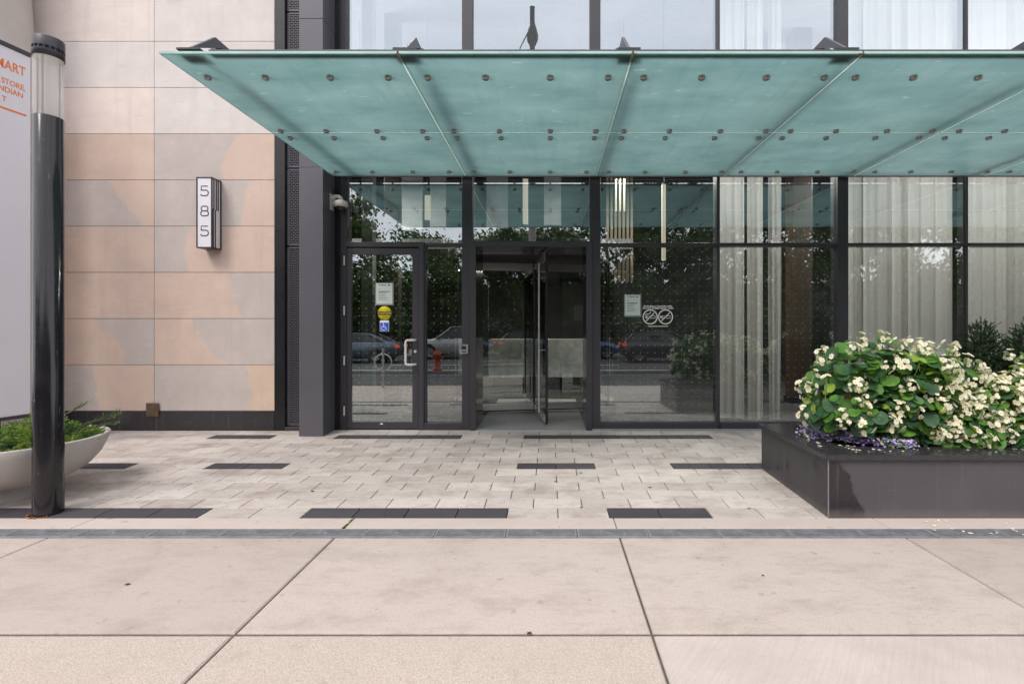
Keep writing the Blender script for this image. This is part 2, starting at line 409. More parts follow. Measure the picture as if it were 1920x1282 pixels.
def aggregate():
    t = NT('exposed_aggregate')
    v = t.n('ShaderNodeTexVoronoi'); v.inputs['Scale'].default_value = 125; t.l(t.tc.outputs['Object'], v.inputs['Vector'])
    c = t.mix(t.rng(v.outputs['Distance'], .1, .55), (.60,.51,.45), (.45,.375,.325))
    c = t.mix(t.math('MULTIPLY', t.rng(t.noise(60, 3, .6), .6, .7), .5), c, (.22,.18,.15))
    c = t.mix(t.math('MULTIPLY', t.rng(t.noise(2.2, 5), .42, .68), .35), c, (.42,.345,.30))
    c = t.mix(t.math('MULTIPLY', t.rng(t.noise(9, 6, .7), .55, .68), .35), c, (.34,.28,.25))
    return t.done(t.pbr(c, .88, normal=t.bump(v.outputs['Distance'], .5, .003)))
M['aggregate'] = aggregate()
def brushed():
    t = NT('broomed_concrete')
    nn = t.noise(1, 3, .6, sc=(55, 5, 1), vec=None)
    rt = t.n('ShaderNodeMapping'); rt.inputs['Rotation'].default_value = (0, 0, radians(38)); t.l(t.tc.outputs['Object'], rt.inputs[0])
    nn = t.noise(1, 3, .6, vec=rt.outputs[0], sc=(70, 3, 1))
    c = t.mix(t.rng(nn, .3, .7), (.49,.42,.385), (.55,.48,.44))
    c = t.mix(t.math('MULTIPLY', t.rng(t.noise(2.5, 6, .7), .42, .66), .5), c, (.40,.335,.305))
    c = t.mix(t.math('MULTIPLY', t.rng(t.noise(70, 3), .6, .68), .35), c, (.33,.28,.25))
    return t.done(t.pbr(c, .85, normal=t.bump(nn, .5, .004)))
M['broomed'] = brushed()
M['joint'] = simple('joint_grout', (.10,.085,.075), .95, 0, .3, 20)
M['joint_moss'] = simple('joint_moss', (.14,.20,.04), .95, 0, .4, 30)
M['grate'] = simple('grate_iron', (.27,.27,.29), .55, .3, .2, 9, .2, 90)
M['grate_dark'] = simple('channel_dark', (.03,.03,.035), .9)

def granite(name, dry, wet, x_edge):
    """Honed black granite with an uneven wet-looking stain edge near the corner."""
    t = NT(name)
    g = t.n('ShaderNodeNewGeometry'); sp = t.n('ShaderNodeSeparateXYZ'); t.l(g.outputs['Position'], sp.inputs[0])
    n1 = t.noise(4, 5, .6); n2 = t.noise(120, 3, .6)
    c = t.mix(t.rng(t.noise(1.6, 6, .6), .3, .7), tuple(x*.86 for x in dry), tuple(x*1.12 for x in dry))
    edge = t.math('ADD', t.math('MULTIPLY', t.math('SUBTRACT', n1, .5), .22), t.math('MULTIPLY', t.math('SUBTRACT', .3, sp.outputs[2]), .42))
    k = t.rng(t.math('SUBTRACT', t.math('ADD', x_edge, edge), sp.outputs[0]), -.01, .015)
    if x_edge < 0: k = t.math('MULTIPLY', t.rng(t.noise(5, 4, .5, sc=(1,1.5,.35)), .60, .64), .8)
    c = t.mix(k, c, wet)
    zz_ = t.math('ADD', sp.outputs[2], t.math('MULTIPLY', t.noise(9, 6, .7), .09))
    c = t.mix(t.math('MULTIPLY', t.rng(zz_, .055, .12, 1, 0), .45), c, (.19,.165,.145))
    sk = t.rng(t.noise(1.0, 5, .65, sc=(22,22,.8)), .56, .70)
    c = t.mix(t.math('MULTIPLY', sk, .22), c, (.17,.16,.16))
    sc2 = t.rng(t.noise(1.0, 3, .6, sc=(3,3,60)), .70, .74)
    c = t.mix(t.math('MULTIPLY', sc2, .25), c, (.22,.21,.21))
    c = t.mix(t.math('MULTIPLY', t.rng(n2, .62, .7), .35), c, (.26,.25,.26))
    r = t.rng(k, 0, 1, .5, .22)
    return t.done(t.pbr(c, r, normal=t.bump(n2, .05, .002)))
M['granite_front'] = granite('honed_granite_front', (.088,.083,.090), (.030,.027,.030), 2.30)
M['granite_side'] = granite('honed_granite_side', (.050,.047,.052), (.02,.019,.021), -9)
M['granite_top'] = simple('polished_granite', (.040,.037,.041), .2, 0, .3, 60)

# ------------------------------------------------------------------ key dimensions
FY = 6.63                      # plane of the mullion faces
SF = 925/FY
SL = .0335; Y0 = 3.794         # the forecourt rises gently from the drain to the doors
def gz(y): return max(0, SL*(y-Y0))
FZ0 = gz(FY)                   # floor level at the doors
def fx(p): return (p-1032)/SF
def fz(p): return H+(617-p)/SF

# ------------------------------------------------------------------ ground
def slab_mb(mb, x0, x1, y0, y1, z, g=.004, b=.006, mi=0, th=.05, tones=None):
    """one paving unit with chamfered edges"""
    x0 += g; x1 -= g; y0 += g; y1 -= g
    i = len(mb.v)
    za, zb = (z(y0), z(y1)) if callable(z) else (z, z)
    mb.v += [(x0,y0,za-th),(x1,y0,za-th),(x1,y1,zb-th),(x0,y1,zb-th),
             (x0,y0,za-b),(x1,y0,za-b),(x1,y1,zb-b),(x0,y1,zb-b),
             (x0+b,y0+b,za),(x1-b,y0+b,za),(x1-b,y1-b,zb),(x0+b,y1-b,zb)]
    fs = [(8,9,10,11)]
    for a in range(4):
        c = (a+1) % 4; fs += [(a, c, 4+c, 4+a), (4+a, 4+c, 8+c, 8+a)]
    for f in fs: mb.f.append(tuple(i+k for k in f)); mb.m.append(mi); mb.sm.append(False)
    if tones is not None: tones += [R.random()]*len(fs)
def set_tone(o, tones):
    a = o.data.attributes.new('tone', 'FLOAT', 'FACE')
    for i, t in enumerate(tones): a.data[i].value = t
TW, TD = .3975, .1984
mb = MB(); tones = []
dark = {0: ((-34,-7),(-5,-1),(1,3)), 6: ((-21,-19),(-13,-11),(-9,-7),(-1,1),(3,6)), 12: ((-17,-15),(-11,-9),(-7,-3),(-1,5))}
x_ref = .0595
def joint_x(i): return x_ref if i % 2 == 0 else x_ref+TW/2
for i in range(0, 15):
    y0 = Y0+i*TD; y1 = y0+TD
    k0 = -32
    for k in range(k0, 34):
        x0 = joint_x(i)+k*TW; x1 = x0+TW
        if x1 > 2.12 and y0 < 5.0-TD*.2 and x0 > 2.14: continue
        xm = (x0+x1)/2
        dk = 0
        dk = any(a*TW+x_ref < xm < b*TW+x_ref for a, b in dark.get(i, ()))
        slab_mb(mb, x0, x1, y0, y1, gz, .0035, .003, 1 if dk else 0, .05, tones)
pav = mb.build('paving', [M['tile_light'], M['tile_dark']]); set_tone(pav, tones); tag(pav, kind='structure')
# bedding under everything, out to the horizon
mb = MB(); mb.box(-200, 200, .63, Y0, -.30, -.012)
mb.face([(-200,Y0,-.014),(200,Y0,-.014),(200,Y0+16*TD,gz(Y0+16*TD)-.014),(-200,Y0+16*TD,gz(Y0+16*TD)-.014)])
tag(mb.build('paving_bed', M['joint']), kind='structure')
GY0, GY1 = 3.439, 3.596
XJ = [-17.49+2*k-.0 for k in range(0, 18)]
XJ = [.485+1.99*k for k in range(-9, 10)]
mb = MB(); tones = []
for a, b in zip(XJ[:-1], XJ[1:]): slab_mb(mb, a, b, GY1, Y0, 0, .003, .004, 0, .05, tones)
o = mb.build('concrete_band', M['band']); set_tone(o, tones); tag(o, kind='structure')
mb = MB(); tones = []
for a, b in zip(XJ[:-1], XJ[1:]):
    slab_mb(mb, a, b, 2.355, GY0, 0, .006, .007, 0, .1, tones)
    slab_mb(mb, a, b, .80, 2.345, 0, .006, .007, 2 if a > .2 else 1, .1, tones)
o = mb.build('sidewalk', [M['slab'], M['aggregate'], M['broomed']]); set_tone(o, tones); tag(o, kind='structure')
mb = MB()
for k in range(26):
    a = R.uniform(0, 1); mb.obox((-1.508+R.uniform(-.006,.006)+.0, GY1+.0+a**2.0*.17, .001), (.007,0,0), (0,.009,0), (0,0,.002))
tag(mb.build('moss', M['joint_moss']), 'green moss tuft growing in a joint of the concrete band', 'moss', kind='stuff')
# kerb, road, far verge
tag(bx(-200, 200, .63, .797, -.28, -.002).build('kerb', M['kerb'], bevel=.02), kind='structure')
tag(bx(-200, 200, -15, .628, -.5, -.13).build('road', M['asphalt']), kind='structure')
tag(bx(-200, 200, -4.55, -4.25, -.13, -.02).build('median_kerb', M['kerb'], bevel=.02), kind='structure')
tag(bx(-200, 200, -19, -15.002, -.5, .0).build('far_sidewalk', M['kerb']), kind='structure')
M['lawn'] = simple('lawn_green', (.05,.10,.02), .95, 0, .3, 2, .6, 80)
tag(bx(-200, 200, -200, -19.002, -.5, .02).build('lawn', M['lawn']), kind='structure')
M['paint_white'] = simple('road_paint', (.7,.7,.68), .8)
mb = MB()
for k in range(-12, 13): mb.box(k*7, k*7+3, -8.35, -8.22, -.128, -.124)
tag(mb.build('road_markings', M['paint_white']), kind='structure')

# drain grates
def grate(x, first):
    L_ = .505; root = thing('drain_grate', (x+L_/2, (GY0+GY1)/2, 0), None, None)
    mb = MB(); y0, y1 = GY0+.004, GY1-.004; x0, x1 = x+.002, x+L_-.002
    mb.box(x0, x1, y0, y0+.016, -.03, 0); mb.box(x0, x1, y1-.016, y1, -.03, 0)
    mb.box(x0, x0+.014, y0+.016, y1-.016, -.03, 0); mb.box(x1-.014, x1, y0+.016, y1-.016, -.03, 0)
    mb.build('grate_frame', M['grate'], root, bevel=.0015)
    mb = MB(); n = 5; w_ = (y1-y0-.032)/n
    for k in range(n): mb.box(x0+.0142, x1-.0142, y0+.016+w_*k+.0075, y0+.016+w_*(k+1)-.0075, -.028, -.003)
    for q in (.34, .67):
        mb.box(x0+L_*q-.004, x0+L_*q+.004, y0+.016, y1-.016, -.029, -.006)
    mb.build('bar', M['grate'], root)
    bx(x0+L_*.42, x0+L_*.42+.03, (y0+y1)/2-.010, (y0+y1)/2+.010, -.02, -.001).build('lock_plate', M['grate'], root)
    return root
first = None
for k in range(-10, 9):
    x = .19+.505*k
    if first is None: first = grate(x, True); g = first
    else:
        g = copy_tree(first); g.location.x = x+.2525
    ONAMES = ('first','second','third','fourth','fifth','sixth','seventh','eighth','ninth','tenth','eleventh','twelfth','thirteenth','fourteenth','fifteenth','sixteenth','seventeenth','eighteenth','nineteenth')
    tag(g, 'slotted grey drain grate, %s from the left end of the channel' % ONAMES[k+10], 'drain grate', 'drain grates of the channel along the forecourt')
tag(bx(-12, 12, GY0, GY1, -.2, -.05).build('drain_channel', M['grate_dark']), kind='structure')

# debris
mb = MB()
pts = [(-2.9,5.6),(-3.3,4.6),(-1.3,3.87),(-.55,4.5),(.05,4.6),(.25,3.99),(-2.1,4.35),(-1.95,4.3),(1.6,3.97),(.9,4.45),(1.45,5.1),(.7,5.35),(-.2,5.6),(-3.9,4.9),(-3.7,5.0),(-4.0,4.8),(.3,4.85),(1.7,4.95),(-1.0,5.2),(-2.6,5.3),(1.25,2.9),(-.1,2.35),(-2.4,2.8),(1.1,5.9),(-3.1,5.9)]
for x, y in pts:
    n = 6; r = R.uniform(.008, .017); a0 = R.random()*6; z = gz(y)+.004 if y > Y0 else .004
    mb.face([(x+r*cos(a0+2*pi*k/n)*R.uniform(.6,1.3), y+r*sin(a0+2*pi*k/n)*R.uniform(.4,1.0), z+R.uniform(0,.003)) for k in range(n)])
tag(mb.build('debris', M['soil']), 'small dark specks of dirt and leaf bits lying about the paving', 'debris', kind='stuff')
mb = MB()
for k in range(150):
    if k < 60: x, y, z = R.uniform(2.75, 4.4), 3.47+abs(R.gauss(0, .13)), .004
    elif k < 125: x, y, z = R.uniform(2.3, 5.5), R.uniform(3.80, 4.0), .4935
    else: x, y, z = R.uniform(2.2, 2.5), R.uniform(3.9, 4.6), .4935
    if k < 60 and GY0 < y < GY1 and R.random() < .3: z = .003
    r = R.uniform(.008, .017); a0 = R.random()*6
    mb.face([(x+r*cos(a0+2*pi*j/6)*R.uniform(.7,1.2), y+r*.8*sin(a0+2*pi*j/6), z+R.uniform(0,.006)) for j in range(6)])
tag(mb.build('fallen_petals', M['petal']), 'cream petals dropped on the planter edge and the concrete below it', 'petals', kind='stuff')

# ------------------------------------------------------------------ stone wall
WY = 6.60; PW = 1.615; PH = .6195
sw = thing('stone_wall', (fx(289), WY, 0), 'wall of large peach and grey limestone panels on a dark base', 'stone wall')
PEACH = (.66,.505,.42); GREY = (.56,.485,.45); PINK_LIT = (.79,.69,.64); GREY_LIT = (.72,.655,.625)  # last two tones hold the stronger light high on the wall
SFW = 925/WY
def wx(p): return (p-1032)/SFW
def wz(p): return H+(617-p)/SFW
rows_y = [770.3, 682, 595.3, 508.8, 422.5, 335.8, 249.3, 163.3, 78, -9]
XR = [wx(515), wx(289), wx(65)]; PW = XR[0]-XR[1]; PH = (wz(78)-wz(770.3))/8
def P(pts, xl):   # boundary points (pixel x at panel fraction from bottom) -> curve
    return [(z, max(0, min(1, (px-xl)/225.))) for px, z in pts]
spec = {}   # (col,row from bottom): (left colour, right colour, boundary)
spec[(1,0)] = (GREY, (.66,.50,.39), P([(467,0),(469,.5),(456,1)], 289)); spec[(0,0)] = (GREY, PEACH, P([(187,0),(182,.5),(171,1)], 65))
spec[(1,1)] = (PEACH, GREY, P([(427,0),(378,.55),(360,1)], 289)); spec[(0,1)] = (PEACH, GREY, P([(238,0),(222,.55),(173,1)], 65))
spec[(1,2)] = (PEACH, GREY, P([(453,0),(438,.55),(431,1)], 289)); spec[(0,2)] = (PEACH, None, None)
spec[(1,3)] = (GREY, PEACH, P([(353,0),(349,.6),(356,1)], 289)); spec[(0,3)] = (PEACH, None, None)
spec[(1,4)] = (GREY, PEACH, P([(450,0),(455,.5),(470,1)], 289)); spec[(0,4)] = (GREY, PEACH, P([(270,0),(232,.55),(205,1)], 65))
spec[(1,5)] = (GREY, PEACH, P([(420,0),(418,.4),(445,1)], 289)); spec[(0,5)] = (PEACH, None, None)
spec[(1,6)] = (GREY_LIT, None, None); spec[(0,6)] = ((.80,.68,.62), None, None)  # upper rows: brighter light up the wall is put into paler stone colours
spec[(1,7)] = (GREY_LIT, None, None); spec[(0,7)] = (GREY_LIT, None, None)
spec[(1,8)] = (GREY_LIT, None, None); spec[(0,8)] = (PINK_LIT, None, None)
z_base = wz(770.3)
for c in range(-5, 2):
    for r in range(0, 16):
        base, pat, bd = spec.get((c, r), (None,)*3)
        if base is None:
            base = R.choice([PEACH, GREY, GREY_LIT, PINK_LIT]) if r < 6 else R.choice([GREY_LIT, PINK_LIT]); pat = None
        key = 'stone_%s_%s' % ('%.3f_%.3f' % base[:2], (c, r) if pat else '')
        m = stone(key, base, pat, bd) if (pat or key not in M) else M[key]
        M[key] = m
        mb = MB(); g = .003
        x0 = XR[1]+(c-1)*PW; z0 = z_base+r*PH
        mb.box(g, PW-g, 0, .05, g, PH-g)
        p = mb.build('stone_panel', m, sw, bevel=.002, local=True); p.location = (x0-sw.location.x, 0, z0)
x_l = XR[1]-6*PW
bx(x_l, XR[0], WY+.051, WY+.25, .02, z_base+16*PH).build('backing', M['joint'], sw)
mbb = MB()
for c in range(-5, 2): mbb.box(XR[1]+(c-1)*PW+.002, XR[1]+c*PW-.002, WY-.012, WY+.05, 0, z_base-.003)
mbb.build('base_course', M['granite_front'], sw, bevel=.002)
o = bx(wx(277), wx(300), WY-.03, WY-.0125, wz(780), wz(755)).build('cover_plate', M['brass'], bevel=.003)
tag(o, 'small square brown cover plate at the foot of the stone wall', 'cover plate')

# ------------------------------------------------------------------ dark return, louvre and clad column
rt = thing('louvre_panel', (wx(530), WY, 0), 'narrow black louvre strip of small slots between stone wall and column', 'louvre')
XL = XR[0]+.003
bx(XL, XL+.14, WY-.015, WY+.28, FZ0-.05, 11.3).build('frame', M['black'], rt, bevel=.003)
LY = WY+.035; x0, x1 = XL+.143, -3.19
bx(x0, x1, LY+.055, LY+.10, FZ0+.052, 11.3).build('backing', M['rubber'], rt)
bx(x0, x1+.0, WY-.02, LY+.05, .02, FZ0+.05).build('sill', M['charcoal'], rt, bevel=.004)
zz = [FZ0+.05]+[wz(461), wz(314)]+[wz(314)+1.05*k for k in range(1, 8)]
for a, b in zip(zz[:-1], zz[1:]):
    mb = MB()
    mb.box(x0, x0+.035, LY, LY+.02, a+.01, b-.01); mb.box(x1-.02, x1, LY, LY+.02, a+.01, b-.01)
    mb.box(x0+.035, x1-.02, LY+.0, LY+.02, a+.01, a+.03); mb.box(x0+.035, x1-.02, LY, LY+.02, b-.03, b-.01)
    z = a+.034; i = 0
    while z < b-.04:                       # thin webs with staggered ties leave brick-bond slots
        mb.box(x0+.035, x1-.02, LY+.002, LY+.018, z, z+.009)
        for q in range(4):
            xx = x0+.035+(q+(.5 if i % 2 else 0))*.05
            if xx+.008 < x1-.02: mb.box(xx, xx+.008, LY+.003, LY+.017, z+.009, z+.0235)
        z += .0235; i += 1
    mb.build('slot_panel', M['column'], rt)
CY = 925*1.577/232; CX0, CX1 = -3.205, -2.899
cl = thing('clad_column', ((CX0+CX1)/2, CY, gz(CY)), 'square column in dark grey metal cladding left of the entrance door', 'column')
for a, b in ((gz(CY)-.01, fz(333)-.0+.02), (fz(333)+.024, 5.4), (5.404, 11.3)):
    bx(CX0, CX1, CY, FY+.3, a, b).build('cladding', M['column'] , cl, bevel=.004)

# ------------------------------------------------------------------ curtain wall
cw = thing('curtain_wall', (2.5, FY, FZ0), 'dark framed glass curtain wall of the building lobby', 'glass wall')
GYP = FY+.055; TOP = 11.3
Z_T = (fz(461), fz(455)); Z_S = fz(792); Z_B = FZ0-.03
def mull(p0, p1, z0, z1, y0=FY, y1=FY+.18, name='mullion', mat='charcoal'):
    return bx(fx(p0), fx(p1), y0, y1, z0, z1).build(name, M[mat], cw, bevel=.004)
mull(606.5, 637.8, Z_B, TOP, FY-.0, FY+.2, 'mullion', 'black')
mull(638, 649.8, Z_B, TOP)
for a, b in ((866, 886), (1106, 1126)):
    mull(a, b, Z_B, TOP)
mods = [(1345, 1351, 0), (1571, 1591, 1)]
wide = [(866,886),(1106,1126)]; xs = []
k = 0
panes = [(650,866),(886,1106),(1126,1345),(1351,1571),(1591,1815),(1818,2040),(2060,2284),(2287,2510),(2530,2760)]
for (a, b), (c, d) in zip(panes[2:-1], panes[3:]):
    mull(b, c, Z_B+.0, TOP, FY if c-b > 10 else FY+.02)
mull(2760, 2780, Z_B, TOP)
# sills, transoms
for i, (a, b) in enumerate(panes):
    if i >= 2:
        mull(a+.05, b-.05, FZ0-.02, Z_S, FY-.005, FY+.17, 'sill')
        mull(a+.05, b-.05, *Z_T, FY+.012, FY+.15, 'transom')
    mull(a+.05, b-.05, 3.56, 3.70, FY+.01, FY+.16, 'transom')
    mull(a+.05, b-.05, 6.9, 7.3, FY+.01, FY+.16, 'transom')
mull(638, 2780, 7.301, 7.302+.3, FY+.011, FY+.16, 'spandrel', 'black') if False else None
def pane(a, b, z0, z1, mat, y=GYP, par=None, name='window_pane', t=.012):
    o = bx(fx(a), fx(b), y, y+t, z0, z1).build(name, [M[mat], M['glass_clear']], par or cw)
    o.data.polygons[4].material_index = 1
    return o
for i, (a, b) in enumerate(panes):
    lo = Z_T[1] if i >= 2 else fz(454)
    pane(a, b, lo, 3.56, 'glass' if i < 2 else 'glass_dots')
    pane(a, b, 3.70, 6.9, 'glass_up'); pane(a, b, 7.3, TOP, 'glass_up')
    if i >= 2: pane(a, b, Z_S, Z_T[0], 'glass_dots')
# plinth step under the right-hand glazing
bx(fx(1100), fx(2780), FY-.03, FY-.006, .05, FZ0+.02).build('plinth', M['threshold'], cw, bevel=.003)
# parapet and building mass above, ends
bl = bx(-3.2, fx(2780), FY, FY+10, TOP+.002, TOP+1.4).build('roof_parapet', M['column'], cw, bevel=.01)

# ------------------------------------------------------------------ entrance door
ed = thing('entrance_door', (fx(715), FY, FZ0), 'dark framed glass entrance door with white pull handle beside the column', 'door')
mb = MB()
mb.box(fx(650), fx(795), FY-.012, FY+.15, fz(463), fz(454)); mb.box(fx(785), fx(795), FY-.012, FY+.15, Z_B, fz(463)); mb.box(fx(650), fx(785), FY+.02, FY+.15, Z_B, FZ0+.012)
mb.build('door_frame', M['charcoal'], ed, bevel=.003)
a, b, t_, bo = fx(650.5), fx(784.5), fz(465.5), FZ0+.018
ga, gb, gt, gbo = fx(658.5), fx(773), fz(477), fz(791)
mb = MB(); y0, y1 = FY+.0, FY+.055
mb.box(a, ga, y0, y1, bo, t_); mb.box(gb, b, y0, y1, bo, t_); mb.box(ga, gb, y0, y1, gt, t_); mb.box(ga, gb, y0, y1, bo, gbo)
leaf = mb.build('door_leaf', M['charcoal'], ed, bevel=.003)
bx(ga+.001, gb-.001, y0+.02, y0+.032, gbo, gt).build('glass_pane', M['glass_dots'], leaf)
hy = FY-.075; hx0, hx1 = fx(763.5), fx(779)
pth = [(hx1, FY, fz(637.5))]+[(hx1, hy+.01, fz(637.5))]
pth = [(hx1, FY+.0, fz(637.5)), (hx1-.012, hy+.02, fz(637.5)), (hx1-.03, hy, fz(637.5)), (hx0+.025, hy, fz(637.5)), (hx0+.007, hy, fz(638.5)), (hx0, hy, fz(642)),
       (hx0, hy, fz(679)), (hx0+.007, hy, fz(682)), (hx0+.025, hy, fz(683)), (hx1-.03, hy, fz(683)), (hx1-.012, hy+.02, fz(683)), (hx1, FY, fz(683))]
MB().tube(pth, .0155, 12).build('handle', M['white_plastic'], leaf)
MB().lathe([(0,-.02),(.017,-.02),(.019,-.012),(.019,0)], (fx(779), FY, fz(659)), 20, 'y').build('lock', M['white_plastic'], leaf)
bx(fx(766.5), fx(772), FY-.004, FY+.0, fz(667), fz(655)).build('plate', M['steel'], leaf)
bx(fx(713), fx(718), FY-.003, FY, fz(795.2), fz(793.2)).build('badge', M['white_vinyl'], leaf)
for p in (480, 573.5, 667, 761): 
    MB().tube([(fx(646), FY-.012, fz(p)), (fx(646), FY-.012, fz(p+17.5))], .0095, 10).build('hinge', M['white_plastic'], ed)
# sidelight
mb = MB(); mb.box(fx(795.2), fx(865.9), FY-.004, FY+.14, Z_B, fz(793)); mb.box(fx(795.2), fx(865.9), FY+.01, FY+.14, fz(460.5), fz(455.5)); mb.box(fx(795.2), fx(798), FY+.01, FY+.14, fz(793), fz(460.5))
sl = thing('sidelight', (fx(830), FY, FZ0), 'narrow fixed glass sidelight between entrance door and revolving door', 'window')
mb.build('frame', M['charcoal'], sl, bevel=.003)
pane(798, 866, fz(793), fz(460.5), 'glass_dots', GYP, sl)

# card reader
cr_ = thing('card_reader', (fx(870), FY, fz(654)), 'square grey card reader with dark lens on the frame beside the sidelight', 'card reader')
bx(fx(862), fx(878.5), FY-.03, FY-.001, fz(663), fz(645.5)).build('housing', M['steel'], cr_, bevel=.004)
bx(fx(866), fx(875), FY-.034, FY-.0302, fz(655), fz(648.5)).build('lens', M['dark_plastic'], cr_, bevel=.002)
bx(fx(866), fx(875), FY-.032, FY-.0302, fz(660), fz(658)).build('strip', M['dark_plastic'], cr_)

# ------------------------------------------------------------------ portal and revolving door
po = thing('door_portal', (fx(996), FY, FZ0), 'deep dark metal portal framing the revolving door', 'portal')
mb = MB()
mb.box(fx(886.2), fx(893), FY-.02, FY+.66, Z_B, fz(455)); mb.box(fx(1099), fx(1105.8), FY-.02, FY+.66, Z_B, fz(455))
mb.box(fx(893), fx(1099), FY-.02, FY+.66, fz(463), fz(455))
mb.build('reveal', M['black_gloss'], po, bevel=.003)
mb = MB(); mb.box(fx(882), fx(893), FY-.035, FY-.0205, Z_B, fz(453)); mb.box(fx(1099), fx(1110), FY-.035, FY-.0205, Z_B, fz(453)); mb.box(fx(893), fx(1099), FY-.035, FY-.0205, fz(463), fz(453))
mb.build('trim', M['charcoal'], po, bevel=.003)
tag(bx(fx(893), fx(1099), FY-.04, 9.5, .0, FZ0+.012).build('threshold', M['threshold'], bevel=.003), kind='structure')
RC = Vector((-.262, 8.09)); RR = 1.27; zf = FZ0+.02
rd = thing('revolving_door', (RC.x, RC.y, FZ0), 'glass revolving door with four wings and tall steel pull bars', 'revolving door')
MB().tube([(RC.x,RC.y,zf),(RC.x,RC.y,2.56)], .022, 12).build('centre_post', M['dark_steel'], rd)
MB().lathe([(0,0),(RR+.12,0),(RR+.12,.13),(0,.13)], (RC.x,RC.y,2.585), 48).build('drum_ceiling', M['int_ceiling'], rd)
mb = MB(); 
for s0, s1 in ((-48, 48), (132, 228)):
    rows = [[(RC.x+(RR+.03)*cos(radians(s0+(s1-s0)*k/20)), RC.y+(RR+.03)*sin(radians(s0+(s1-s0)*k/20)), z) for k in range(21)] for z in (zf, 2.58)]
    mb.grid(rows)
mb.build('drum_glass', M['glass_door'], rd)
mb = MB()
for s0, s1 in ((-48, 48), (132, 228)):
    for z0, z1 in ((zf, zf+.06), (2.52, 2.58)):
        for k in range(20):
            a0, a1 = radians(s0+(s1-s0)*k/20), radians(s0+(s1-s0)*(k+1)/20)
            q = [(RC.x+(RR+.05)*cos(a), RC.y+(RR+.05)*sin(a)) for a in (a0, a1)]
            mb.face([(*q[0], z0), (*q[1], z0), (*q[1], z1), (*q[0], z1)])
mb.build('drum_band', M['dark_plastic'], rd)
base_a = math.atan2(-1.28, .217)
for k in range(4):
    a = base_a+k*pi/2; d = Vector((cos(a), sin(a), 0)); n = Vector((-sin(a), cos(a), 0)); C0 = Vector((RC.x, RC.y, 0))
    wg = bpy.data.objects.new('door_wing', None); COL.objects.link(wg); wg.parent = rd
    def ob(u0, u1, z0, z1, th, name, m, off=0, par=wg):
        return MB().obox(C0+d*(u0+u1)/2+n*off+Vector((0,0,(z0+z1)/2)), d*((u1-u0)/2), n*th/2, Vector((0,0,(z1-z0)/2))).build(name, M[m], par, bevel=.002)
    wt, wb_ = 2.52, zf+.025
    ob(.03, RR-.03, wb_, wb_+.105, .04, 'bottom_rail', 'rail')
    ob(.03, RR-.03, wt-.12, wt, .04, 'top_rail', 'rail')
    ob(.03, RR-.03, wb_-.02, wb_, .012, 'brush', 'rubber')
    ob(RR-.03, RR-.005, wb_-.0, wt, .036, 'edge', 'black')
    ob(.03, RR-.03, wb_+.105, wt-.12, .01, 'glass_pane', 'glass_door')
    o1 = C0+d*(RR-.27)+n*-.07
    MB().tube([o1+Vector((0,0,wb_+.12)), o1+Vector((0,0,wt-.12))], .0145, 10).build('pull_bar', M['bar'], wg)
    for z in (wb_+.2, 1.15, wt-.25):
        MB().tube([o1+Vector((0,0,z)), C0+d*(RR-.27)+Vector((0,0,z))], .008, 8).build('bracket', M['steel'], wg)
    
# ------------------------------------------------------------------ lobby interior
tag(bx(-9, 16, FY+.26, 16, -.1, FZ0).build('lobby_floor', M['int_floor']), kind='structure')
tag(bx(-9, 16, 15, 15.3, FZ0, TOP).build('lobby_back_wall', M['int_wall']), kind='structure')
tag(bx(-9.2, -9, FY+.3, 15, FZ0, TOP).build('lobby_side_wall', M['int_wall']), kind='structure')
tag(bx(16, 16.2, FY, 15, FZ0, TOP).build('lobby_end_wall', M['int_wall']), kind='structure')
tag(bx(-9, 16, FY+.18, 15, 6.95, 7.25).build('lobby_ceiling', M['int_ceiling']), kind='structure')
tag(bx(-6, 1.6, 9.55, 15, 3.0, 3.2).build('lobby_soffit', M['int_ceiling']), kind='structure')
de = thing('reception_desk', (-.2, 11.2, FZ0), 'grey marble reception desk behind the revolving door', 'desk')
bx(-1.38, .75, 11.0, 11.05, .38, 1.22).build('front_panel', M['marble'], de, bevel=.004)
bx(-1.38, .75, 11.052, 11.9, 1.17, 1.22).build('top', M['marble'], de, bevel=.004)
bx(-1.3, .68, 11.1, 11.8, FZ0, .42).build('plinth', M['black'], de)
for i, (x, y) in enumerate([(-1.45,10.6),(-.9,11.6),(.35,10.4),(.72,12.2),(-.1,12.6),(-2.2,11.8)]):
    o = thing('downlight_or_added_lamp', (x, y, 2.99), 'small round warm downlight %s' % ('left of the desk, nearer the door','over the left part of the desk','over the right part of the desk, nearer the door','deep in the lobby at its right','deep in the lobby behind the desk','deep in the lobby at its far left')[i], 'ceiling light', 'downlights over the reception desk')
    MB().lathe([(.0,-.002),(.05,-.002),(.05,0.01)], (x,y,2.985), 16).build('lamp', M['lampglow'], o)
    ld = bpy.data.lights.new('downlight', 'AREA'); ld.shape = 'DISK'; ld.size = .09; ld.energy = 8; ld.color = (1,.88,.7)
    lo_ = bpy.data.objects.new('light', ld); COL.objects.link(lo_); lo_.parent = o; lo_.location = (0,0,-.02)
    MB().lathe([(.051,-.004),(.07,-.004),(.07,.01)], (x,y,2.985), 16).build('trim', M['steel'], o)
